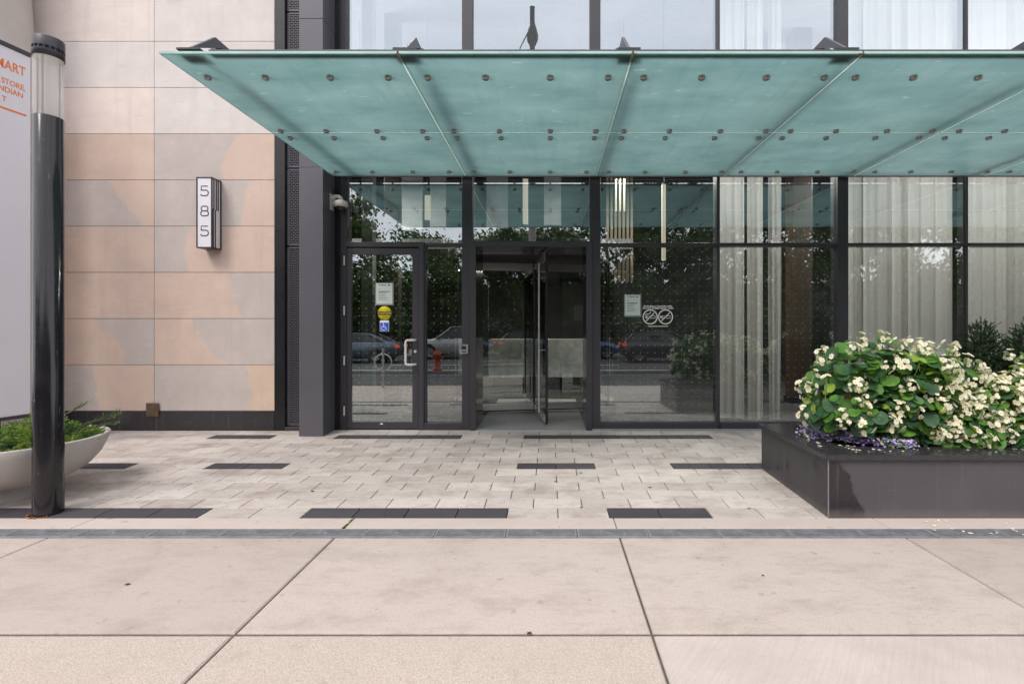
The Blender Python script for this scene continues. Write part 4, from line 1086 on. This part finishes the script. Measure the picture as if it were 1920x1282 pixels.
# ------------------------------------------------------------------ begonias
def leaf(mb, p, nrm, up, r, mi, rr):
    n = Vector(nrm).normalized(); u = (Vector(up)-n*Vector(up).dot(n))
    u = u.normalized() if u.length > .05 else n.orthogonal().normalized(); s = n.cross(u)
    b = len(mb.v); N = 14; rim = []
    mb.v.append(tuple(p-n*.0)); rad = []
    for ring, q in ((.5, -.02), (1.0, 0)):
        for k in range(N):
            a = 2*pi*k/N; c = cos(a)
            rho = r*(1-.38*max(0, c)**7+.16*max(0, -c)**2)*ring
            vein = (.045 if k % 2 else -.02)*r*ring
            h = r*(.20*ring*ring)*1.0*(rr if isinstance(rr, float) else .7)+vein - .10*r*ring*abs(c)
            mb.v.append(tuple(p+u*rho*c+s*rho*sin(a)+n*h))
    for k in range(N):
        k2 = (k+1) % N
        mb.f.append((b, b+1+k, b+1+k2)); mb.m.append(mi); mb.sm.append(True)
        mb.f.append((b+1+k, b+1+N+k, b+1+N+k2, b+1+k2)); mb.m.append(mi); mb.sm.append(True)
def flower(mb, p, nrm, r, rr):
    n = Vector(nrm).normalized(); u = n.orthogonal().normalized(); s = n.cross(u); a0 = rr.uniform(0, 2*pi)
    for k in range(4):
        a = a0+k*pi/2+rr.uniform(-.12,.12); d_ = u*cos(a)+s*sin(a); t_ = -u*sin(a)+s*cos(a); L1 = r*(1.0 if k % 2 else .82); W1 = r*(.62 if k % 2 else .40)
        b = len(mb.v)
        P_ = [(0,0,0),(.35,.75,.10),(.75,1,.20),(1,.45,.16),(1,-.45,.16),(.75,-1,.20),(.35,-.75,.10),(.6,0,.06)]
        for x, y_, z_ in P_: mb.v.append(tuple(p+d_*x*L1+t_*y_*W1+n*z_*r))
        for i in range(6):
            mb.f.append((b+7, b+i, b+i+1)); mb.m.append(0); mb.sm.append(True)
        mb.f.append((b+7, b+6, b)); mb.m.append(0); mb.sm.append(True)
    b = len(mb.v); c = p+n*r*.12
    for k in range(6): mb.v.append(tuple(c+(u*cos(k*pi/3)+s*sin(k*pi/3))*r*.19))
    mb.v.append(tuple(c+n*r*.16))
    for k in range(6): mb.f.append((b+k, b+(k+1) % 6, b+6)); mb.m.append(1); mb.sm.append(True)
cluster_me = []
for v in range(8):
    rr = random.Random(40+v); mb = MB(); nf = [8,10,13,9,15,6,12,5][v]
    for k in range(nf):
        dv = Vector((rr.gauss(0,1), rr.gauss(0,1), rr.uniform(-.5,1.5))).normalized()
        sp_ = .026+.0045*nf
        p = Vector((dv.x*sp_*rr.uniform(.5,1.15), dv.y*sp_*rr.uniform(.5,1.15), dv.z*sp_*.95))
        flower(mb, p, dv*.8+Vector((rr.uniform(-.5,.5),rr.uniform(-.5,.5),.25)), rr.uniform(.021,.029), rr)
        mb.tube([(0,0,-.06), tuple(p*.6), tuple(p)], .0016, 4, 2, False)
    for k in range(3):
        p = Vector((rr.gauss(0,.03), rr.gauss(0,.03), rr.uniform(-.01,.03))); mb.lathe([(0,-.008),(.006,-.003),(.0065,.002),(0,.009)], p, 6, mi=3)
    me_o = mb.build('flower_cluster', [M['petal'], M['stamen'], M['stem'], M['leaf_young']])
    cluster_me.append(me_o.data); bpy.data.objects.remove(me_o)
def begonia(cx_, cy_, rx, ry, h_, label, ncl, nleaf, seed):
    rr = random.Random(seed)
    root = thing('begonia_plant', (cx_, cy_, PZ-.04), label, 'flowering plant', 'begonias in the granite planter')
    mbL, mbS = MB(), MB(); z0 = PZ-.04
    lob = [(rr.uniform(0,2*pi), rr.uniform(.0,1.0), rr.uniform(.18,.45), rr.choice((-1,1,1))*rr.uniform(.06,.2)) for _ in range(16)]
    def surf(th, ph, k=1.0):   # th azimuth, ph elevation
        dv = Vector((cos(ph)*cos(th), cos(ph)*sin(th), sin(ph)))
        bump_ = sum(w_*math.exp(-((dv-Vector((cos(b)*cos(a), cos(b)*sin(a), sin(b)))).length/s_)**2) for a, b, s_, w_ in lob)
        q = k*(.93+bump_)
        prof = (abs(dv.x)**2.6/rx**2.6+abs(dv.y)**2.6/ry**2.6+abs(dv.z)**2.6/h_**2.6)**(-1/2.6)
        return dv, Vector((dv.x*prof*q, dv.y*prof*q, dv.z*prof*q))
    for i in range(nleaf):
        th = rr.uniform(0, 2*pi); 
        if rr.random() < .45: th = rr.uniform(pi*1.0, 2*pi)
        ph = math.asin(rr.uniform(.0, 1)**1.0); dp = rr.choice((1,1,.94,.9,.84,.74))*rr.uniform(.94,1.03)
        dv, q = surf(th, ph, dp); p = Vector((cx_, cy_, z0))+q
        if p.z < .66: p.x = cx_+(p.x-cx_)*(.68+.32*max(0,(p.z-.46)/.2))
        if p.z < .61 and p.x < 2.80 and p.y < 4.36: continue
        if p.z < PZ+.03: p.z = PZ+.03+rr.uniform(0,.05)
        n = (dv*rr.uniform(.6,1.2)+Vector((rr.uniform(-.7,.7), rr.uniform(-.8,.5), rr.uniform(-.2,.75)))); young = rr.random()
        r = rr.uniform(.03,.07); mi = 0
        if young < .50: mi = 1
        if young < .16: mi = 2; r *= .62
        if rr.random() < .012: mi = 3
        upv = Vector((0,0,1)) if rr.random() < .6 else Vector((rr.uniform(-1,1), rr.uniform(-1,1), rr.uniform(-.3,.8)))
        leaf(mbL, p, n, upv, r, mi, rr.uniform(.2,1.2))
        if i % 5 == 0:
            base = Vector((cx_+q.x*.35, cy_+q.y*.35, z0)); mbS.tube([base, (base+p)/2+Vector((0,0,.04)), p], [.007,.006,.003], 5, 0, False)
    mbL.build('foliage', [M['leaf_dark'], M['leaf_mid'], M['leaf_young'], M['leaf_dry']], root)
    for i in range(ncl):
        th = rr.uniform(pi*.95, 2.05*pi) if rr.random() < .72 else rr.uniform(0, pi)
        ph = math.asin(rr.uniform(.05, 1)**.85)
        dv, q = surf(th, ph, rr.uniform(1.02,1.09)); p = Vector((cx_, cy_, z0))+q
        if p.z < PZ+.06 or (p.z < .64 and p.x < 2.80 and p.y < 4.36): continue
        if p.z < .66: p.x = cx_+(p.x-cx_)*(.68+.32*max(0,(p.z-.46)/.2))
        o = bpy.data.objects.new('flower_cluster', rr.choice(cluster_me)); COL.objects.link(o); o.parent = root
        o.location = p-root.location; nn = (dv+Vector((rr.uniform(-.3,.3),rr.uniform(-.5,.1),rr.uniform(-.1,.5)))).normalized()
        o.rotation_mode = 'QUATERNION'; o.rotation_quaternion = rot_to(nn) @ Vector((0,0,1)).rotation_difference(Vector((0,0,1))); 
        s = rr.uniform(.72,1.05); o.scale = (s, s, s)
        if i % 2 == 0: mbS.tube([p, p-dv*.12], .003, 5, 0, False)
    # tall shoots that stand above the mass
    for i in range(5):
        th = rr.uniform(0, 2*pi); dv, q = surf(th, rr.uniform(.5,1.4), 1.0); p = Vector((cx_, cy_, z0))+q; e_ = p+Vector((rr.uniform(-.04,.04), rr.uniform(-.04,.04), rr.uniform(.04,.14)))
        mbS.tube([p-Vector((0,0,.1)), e_], .0045, 6, 0, False)
        o = bpy.data.objects.new('flower_cluster', cluster_me[rr.choice((3,5,7))]); COL.objects.link(o); o.parent = root; o.location = e_-root.location; o.scale = (.8,.8,.8)
    mbS.build('stem', M['stem'], root)
    return root
begonia(2.88, 4.44, .58, .38, .93, 'tallest cream begonia bush at the left end of the granite planter', 94, 1250, 3)
begonia(3.42, 4.38, .52, .38, .84, 'cream begonia bush second from the left, lower right of the tallest', 92, 1000, 4)
begonia(3.98, 4.26, .42, .30, .62, 'lowest cream begonia bush, in front of the dark yews', 70, 700, 11)
begonia(4.52, 4.32, .50, .38, .96, 'cream begonia bush cut by the right edge of the photo', 92, 1000, 5)
begonia(5.5, 4.40, .6, .40, .9, 'cream begonia bush beyond the right edge of the photo', 70, 600, 6)

lo = thing('lobelia_plant', (2.55, 4.15, PZ-.04), 'low mat of violet flowers at the corner of the granite planter', 'flowering plant')
mbv, mbg, mbw = MB(), MB(), MB()
for k in range(3600):
    t = R.random(); x = 2.30+t*.62+R.gauss(0,.035); y = 4.42-t*.38+R.gauss(0,.06); z = PZ+.005+R.uniform(0,.075)*(1.2-t*.5)
    if y < yb-.08: y = yb-.08+R.uniform(0, .07)
    r = R.uniform(.007,.014); a0 = R.random()*6; tl_ = Vector((R.uniform(-.6,.6), R.uniform(-1,.2), 1)).normalized(); u = tl_.orthogonal().normalized(); s_ = tl_.cross(u)
    q = [Vector((x,y,z))+(u*cos(a0+2*pi*j/5)+s_*sin(a0+2*pi*j/5))*r for j in range(5)]
    (mbv if k % 5 in (0,1,3) else (mbw if k % 7 == 0 else mbg)).face(q)
mbv.build('blossoms', M['violet'], lo); mbg.build('foliage', M['leaf_mid'], lo); mbw.build('fallen_petal', M['petal'], lo)
def yew(cx_, cy_, rx, ry, h_, label, seed, n=1500):
    rr = random.Random(seed); root = thing('yew_shrub', (cx_, cy_, PZ-.04), label, 'shrub', 'yew shrubs at the back of the granite planter')
    m_, b_ = MB(), MB()
    for k in range(n):
        th = rr.uniform(0, 2*pi); ph = math.asin(rr.random()); q = rr.uniform(.72, 1.04)
        p = Vector((cx_+rx*cos(ph)*cos(th)*q, cy_+ry*cos(ph)*sin(th)*q, PZ-.04+h_*(.15+.85*sin(ph))*q))
        dd = Vector((cos(th)*cos(ph)+rr.uniform(-.8,.8), sin(th)*cos(ph)+rr.uniform(-.8,.8), sin(ph)*.6+rr.uniform(-.3,.6)))
        sprig(m_, p, dd, rr.uniform(.05,.09), 30, .024, .0042, 0, rr, 1)
        if k % 12 == 0: b_.tube([(cx_+rr.uniform(-.05,.05), cy_+rr.uniform(-.05,.05), PZ-.04), tuple(p)], [.01,.003], 5, 0, False)
    m_.build('foliage', M['yew'], root); b_.build('branch', M['bark'], root)
yew(4.22, 4.80, .30, .16, 1.02, 'dark green yew shrub showing over the begonias, nearer the pale curtain edge', 21)
yew(4.66, 4.80, .28, .16, 1.04, 'dark green yew shrub showing over the begonias at the right edge', 22)
yew(5.35, 4.80, .35, .16, 1.0, 'dark green yew shrub behind the begonias past the right edge', 23, 900)

# ------------------------------------------------------------------ the street opposite, seen mirrored in the glass
def tree_meshes(seed, rx, rz, n, clumps, mats, lsz=.13):
    rr = random.Random(seed); mb = MB()
    cs_ = []
    for k in range(clumps):
        v = Vector((rr.gauss(0,1), rr.gauss(0,1), rr.gauss(0,1))).normalized()*rr.uniform(.35,1)**.6
        cs_.append((Vector((v.x*rx, v.y*rx, v.z*rz)), rr.uniform(.35,.75)*rx*.42))
    for k in range(n):
        c, s = rr.choice(cs_); v = Vector((rr.gauss(0,1), rr.gauss(0,1), rr.gauss(0,.8)))*s*.6
        p = c+v; nn = Vector((rr.uniform(-1,1), rr.uniform(-1,1), rr.uniform(-.2,1))).normalized(); u = nn.orthogonal().normalized(); w2 = nn.cross(u); L2 = lsz*rr.uniform(.6,1.4)
        mb.face([p-u*L2, p-w2*L2*.5, p+u*L2, p+w2*L2*.5], 0 if rr.random() < .7 else 1)
    return mb
crowns = []
for v, (rx, rz) in enumerate(((3.2,3.4),(2.7,3.9),(3.6,3.2))):
    o = tree_meshes(60+v, rx, rz, 9500, 46, None).build('crown', [M['tree_leaf'], M['tree_leaf2']]); crowns.append(o.data); bpy.data.objects.remove(o)
trunks = []
for v in range(2):
    rr = random.Random(90+v); mb = MB(); mb.tube([(0,0,0),(.05,.03,1.5),(.0,.1,3.5),(.1,.05,6)], [.22,.17,.13,.06], 10)
    for k in range(8):
        a = rr.uniform(0, 2*pi); z = rr.uniform(2.2,4.5); e_ = Vector((cos(a)*rr.uniform(1.4,2.4), sin(a)*rr.uniform(1.4,2.4), z+rr.uniform(1,2.2)))
        mb.tube([(0,.05,z), tuple(Vector((0,0,z)).lerp(e_, .5)+Vector((0,0,.1))), tuple(e_)], [.08,.05,.02], 6)
    o = mb.build('trunk', M['bark']); trunks.append(o.data); bpy.data.objects.remove(o)
tn = [0]
def tree(x, y, s, zs, v):
    tn[0] += 1; t_ = thing('street_tree', (x, y, 0), ('round', 'narrow', 'spreading')[v]+' leafy tree mirrored in the glass, %s of the far row from the left' % ONAMES[rank[x]], 'tree', 'trees across the road')
    for me, nm, z in ((trunks[v % 2], 'trunk', 0), (crowns[v], 'crown', 5.4)):
        o = bpy.data.objects.new(nm, me); COL.objects.link(o); o.parent = t_; o.location = (0,0,z)
    t_.scale = (s, s, s*zs); t_.rotation_euler[2] = R.uniform(0, 6)
TL = ((-19,-22,1.1,1.1,0),(-13.2,-17.5,1.1,1.02,1),(-9.2,-21,1.05,.90,2),(-5.6,-19,.92,.92,0),(-2.6,-22,1.05,.98,1),(.6,-19,1.0,.95,2),(3.6,-17.5,1.1,1.02,0),(7.5,-18,1.1,1.1,1),
                       (11.5,-17.5,1.12,1.05,2),(16,-18,1.1,1.05,0),(20.5,-18.5,1.1,1.1,1),(25.5,-18,1.2,1.05,2),(31,-18,1.2,1.05,0),(-25,-19,1.2,1.1,2),(-32,-20,1.2,1.1,1))
rank = {x: i for i, x in enumerate(sorted(q[0] for q in TL))}
for x, y, s, zs, v in TL:
    tree(x, y, s, zs, v)
rr = random.Random(5); mb = MB()
for k in range(26000):
    x = rr.uniform(-60, 70); y = rr.uniform(-27, -25); z = abs(rr.gauss(0,1))*2.2*(1+.4*sin(x*.7)) ; p = Vector((x,y,min(z,6)))
    nn = Vector((rr.uniform(-1,1), rr.uniform(0,1), rr.uniform(-.2,1))).normalized(); u = nn.orthogonal().normalized(); w2 = nn.cross(u); L2 = .28*rr.uniform(.6,1.4)
    mb.face([p-u*L2, p-w2*L2*.6, p+u*L2, p+w2*L2*.6])
tag(mb.build('undergrowth', M['tree_leaf']), 'dark mass of shrubbery beyond the street trees, mirrored in the glass', 'undergrowth', kind='stuff')
fb = thing('far_building', (0, -34, 0), 'low dark brick building beyond the trees, mirrored in the glass', 'building')
bx(-60, 60, -40, -34, 0, 5.5).build('wall', M['int_wall'], fb); bx(-60.3, 60.3, -40.3, -33.8, 5.5, 5.8).build('roof', M['black'], fb)

def car(x, y, rz, paint, style, label):
    P_ = simple('car_paint_'+style+label[:4], paint, .25, .2, .03, 2, coat=.8)
    root = thing('parked_car', (0,0,0), label, 'car')
    L_, W_, Hh = {'sedan': (4.7,.91,1.42), 'suv': (4.7,.95,1.74), 'hatch': (4.3,.9,1.5)}[style]
    if style == 'sedan':
        st = [(-2.35,.82,.70,.55),(-2.28,.9,.92,.3),(-1.7,.91,1.0,.25),(-.9,.91,.98,.22),(.6,.91,.96,.22),(1.2,.91,.93,.22),(1.9,.88,.82,.25),(2.25,.80,.68,.3),(2.35,.7,.55,.4)]
        gh = [(-1.75,.70,.99,1.0),(-1.0,.66,.98,1.36),(-.4,.64,.98,1.42),(.3,.64,.97,1.40),(1.15,.70,.94,.95)]
    elif style == 'suv':
        st = [(-2.3,.85,.8,.5),(-2.25,.93,1.12,.35),(-1.5,.95,1.12,.28),(.6,.95,1.10,.26),(1.2,.95,1.07,.26),(1.9,.92,1.02,.28),(2.25,.84,.85,.35),(2.35,.75,.6,.45)]
        gh = [(-2.22,.78,1.12,1.14),(-1.95,.74,1.12,1.70),(-1.0,.73,1.12,1.76),(.3,.72,1.10,1.73),(1.1,.78,1.07,1.1)]
    else:
        st = [(-2.1,.82,.75,.5),(-2.05,.88,1.0,.3),(-1.4,.9,1.0,.25),(.6,.9,.98,.23),(1.1,.9,.95,.23),(1.75,.86,.85,.25),(2.05,.78,.68,.3),(2.15,.7,.55,.4)]
        gh = [(-2.0,.72,1.0,1.02),(-1.6,.68,1.0,1.40),(-.6,.66,1.0,1.50),(.2,.66,.98,1.46),(1.05,.72,.96,.98)]
    mb = MB(); rows = []
    for xs_, w_, zt2, zb2 in st:
        rows.append([(xs_,-w_*.9,zb2),(xs_,-w_,zb2+.12),(xs_,-w_,zb2+(zt2-zb2)*.6),(xs_,-w_*.95,zt2-.05),(xs_,-w_*.8,zt2),(xs_,0,zt2+.015),(xs_,w_*.8,zt2),(xs_,w_*.95,zt2-.05),(xs_,w_,zb2+(zt2-zb2)*.6),(xs_,w_,zb2+.12),(xs_,w_*.9,zb2)])
    mb.grid(rows, closed=True); mb.face(rows[0]); mb.face(rows[-1][::-1])
    mb.build('body', P_, root)
    mb = MB(); rows = []
    for xs_, w_, z0_, z1_ in gh: rows.append([(xs_,-w_*1.12,z0_),(xs_,-w_,(z0_+z1_)/2+.05*(z1_-z0_)),(xs_,-w_*.93,z1_-.02),(xs_,w_*.93,z1_-.02),(xs_,w_,(z0_+z1_)/2),(xs_,w_*1.12,z0_)])
    mb.grid(rows); mb.build('windows', M['car_glass'], root)
    mb = MB(); rows = []
    for xs_, w_, z0_, z1_ in gh[1:-1]: rows.append([(xs_,-w_*.95,z1_-.05),(xs_,-w_*.8,z1_),(xs_,0,z1_+.02),(xs_,w_*.8,z1_),(xs_,w_*.95,z1_-.05)])
    mb.grid(rows)
    for s in (-1, 1):
        for (a_, b_) in ((0,1),(1,2),(3,4)) if style != 'sedan' else ((0,1),(3,4)):
            pa, pb = gh[a_], gh[b_]
            if (a_, b_) == (1, 2): pa = (-.35, pa[1], 1.0, pa[3]); mb.tube([(-.3,s*gh[2][1]*1.1,gh[2][2]),(-.35,s*gh[2][1]*.94,gh[2][3]-.03)], .035, 6); continue
            mb.tube([(pa[0], s*pa[1]*(1.1 if pa[3]-pa[2] < .1 else .95), pa[3]-.02), (pb[0], s*pb[1]*(1.1 if pb[3]-pb[2] < .1 else .95), pb[3]-.02)], .045, 6)
    mb.build('roof', P_, root)
    for xw in (-1.38, 1.4):
        for s in (-1, 1):
            r = .34 if style != 'suv' else .38; yw = s*(W_-.1)
            wh = bpy.data.objects.new('wheel', None); COL.objects.link(wh); wh.parent = root
            MB().lathe([(r*.6,-.115),(r*.95,-.115),(r,-.09),(r,.09),(r*.95,.115),(r*.6,.115)], (xw,yw,r), 28, 'y').build('tyre', M['rubber'], wh)
            mb = MB(); mb.lathe([(0,s*.07),(r*.15,s*.08),(r*.15,s*.06)], (xw,yw,r), 16, 'y')
            for k in range(10):
                a_ = 2*pi*k/10; c_ = Vector((xw+cos(a_)*r*.34, yw+s*.07, r+sin(a_)*r*.34)); mb.obox(c_, Vector((cos(a_),0,sin(a_)))*r*.26, Vector((-sin(a_),0,cos(a_)))*.016, (0,.012,0))
            mb.lathe([(r*.56,s*.08),(r*.62,s*.1),(r*.62,-s*.1)], (xw,yw,r), 28, 'y'); mb.build('rim', M['steel'], wh)
            MB().lathe([(r+.0,s*.0),(r+.05,s*.0),(r+.05,s*.012)], (xw,s*(W_-.005),r), 28, 'y').build('wheel_arch', M['rubber'], root)
            MB().lathe([(0,0),(r+.04,0)], (xw,s*(W_+.002),r+.02), 28, 'y').build('arch_shadow', M['rubber'], root) if False else None
    for s in (-1, 1):
        zt2 = st[1][2]-.1; MB().obox((st[1][0]-.0, s*.68, zt2-.04), (.07,0,0), (0,.2,0), (0,0,.065)).build('tail_light', M['tail'], root)
        MB().obox((st[-2][0]-.02, s*.6, st[-2][2]-.02), (.07,0,0), (0,.17,0), (0,0,.06)).build('headlight', M['head'], root)
        MB().obox((.95, s*(W_+.06), st[3][2]+.08), (.06,0,0), (0,.08,0), (0,0,.06)).build('mirror', P_, root)
    MB().obox((st[0][0]-.01, 0, .5), (.04,0,0), (0,.75,0), (0,0,.12)).build('bumper', M['dark_plastic'], root)
    root.location = (x, y, -.13); root.rotation_euler[2] = rz
    return root
def mirX(px, Y): return (px-1032)/(925/(2*GYP-Y))
car(mirX(664, -10.4), -10.4, pi, (.07,.10,.14), 'sedan', 'grey blue sedan on the road, mirrored in the entrance door')
car(mirX(862, -13.4), -13.4, pi, (.40,.41,.42), 'suv', 'white sport utility car parked across the road, mirrored in the sidelight')
car(mirX(1246, -10.6), -10.6, 0, (.012,.012,.015), 'hatch', 'black hatchback on the road, mirrored left of the begonias')
car(mirX(1085, -13.4), -13.4, 0, (.03,.07,.22), 'hatch', 'blue hatchback parked across the road, mirrored behind the black one')
car(mirX(1560, -13.4), -13.4, pi, (.25,.26,.27), 'sedan', 'silver grey sedan parked across the road farthest to the right')
# post-and-ring bicycle stand
Y = .98; X = mirX(720, Y)
br = thing('bicycle_ring', (X, Y, 0), 'grey post and ring bicycle stand near the kerb, mirrored in the entrance door', 'bicycle stand')
MB().tube([(X,Y,0),(X,Y,.98)], .03, 14).build('post', M['steel'], br)
MB().tube([(X+.21*cos(2*pi*k/32), Y, .62+.21*sin(2*pi*k/32)) for k in range(33)], .017, 8).build('ring', M['steel'], br)
Y = -4.4; X = mirX(820, Y)
hy_ = thing('fire_hydrant', (X, Y, -.02), 'orange red fire hydrant on the narrow road kerb, mirrored in the sidelight', 'hydrant')
MB().lathe([(.16,0),(.16,.05),(.11,.06),(.11,.5),(.14,.52),(.14,.56),(.12,.6),(.09,.68),(.03,.73),(.03,.78),(0,.78)], (X,Y,-.02), 24).build('barrel', M['hydrant'], hy_)
MB().lathe([(0,-.2),(.06,-.2),(.065,-.15),(.045,-.14),(.045,.14),(.065,.15),(.06,.2),(0,.2)], (X,Y,.42), 16, 'x').build('nozzle', M['hydrant'], hy_)
# utility pole with lamp pod
Y = -2.0; X = mirX(998, Y); s = 925/(2*GYP-Y)
up = thing('utility_pole', (X, Y, -.13), 'tall concrete pole with a dark pod near its top, mirrored in the upper glass', 'utility pole')
zt2 = H+(617-14)/s
MB().tube([(X,Y,-.13),(X,Y,7.5)], [.13,.10], 20).build('pole', M['kerb'], up)
MB().tube([(X,Y,7.5),(X,Y,zt2-.05),(X,Y,zt2)], [.09,.075,.085], 16).build('pole_top', M['charcoal'], up)
MB().lathe([(0,-.42),(.09,-.38),(.17,-.2),(.18,-.05),(.14,.12),(.09,.3),(.03,.36),(0,.37)], (X,Y-.10,H+(617-60)/s), 20).build('pod', M['black'], up)
MB().tube([(X-.15,Y,H+(617-62)/s),(X-.38,Y,H+(617-90)/s),(X-.42,Y-.1,H+(617-120)/s),(X-.1,Y,H+(617-150)/s)], .018, 6).build('cable', M['black'], up)
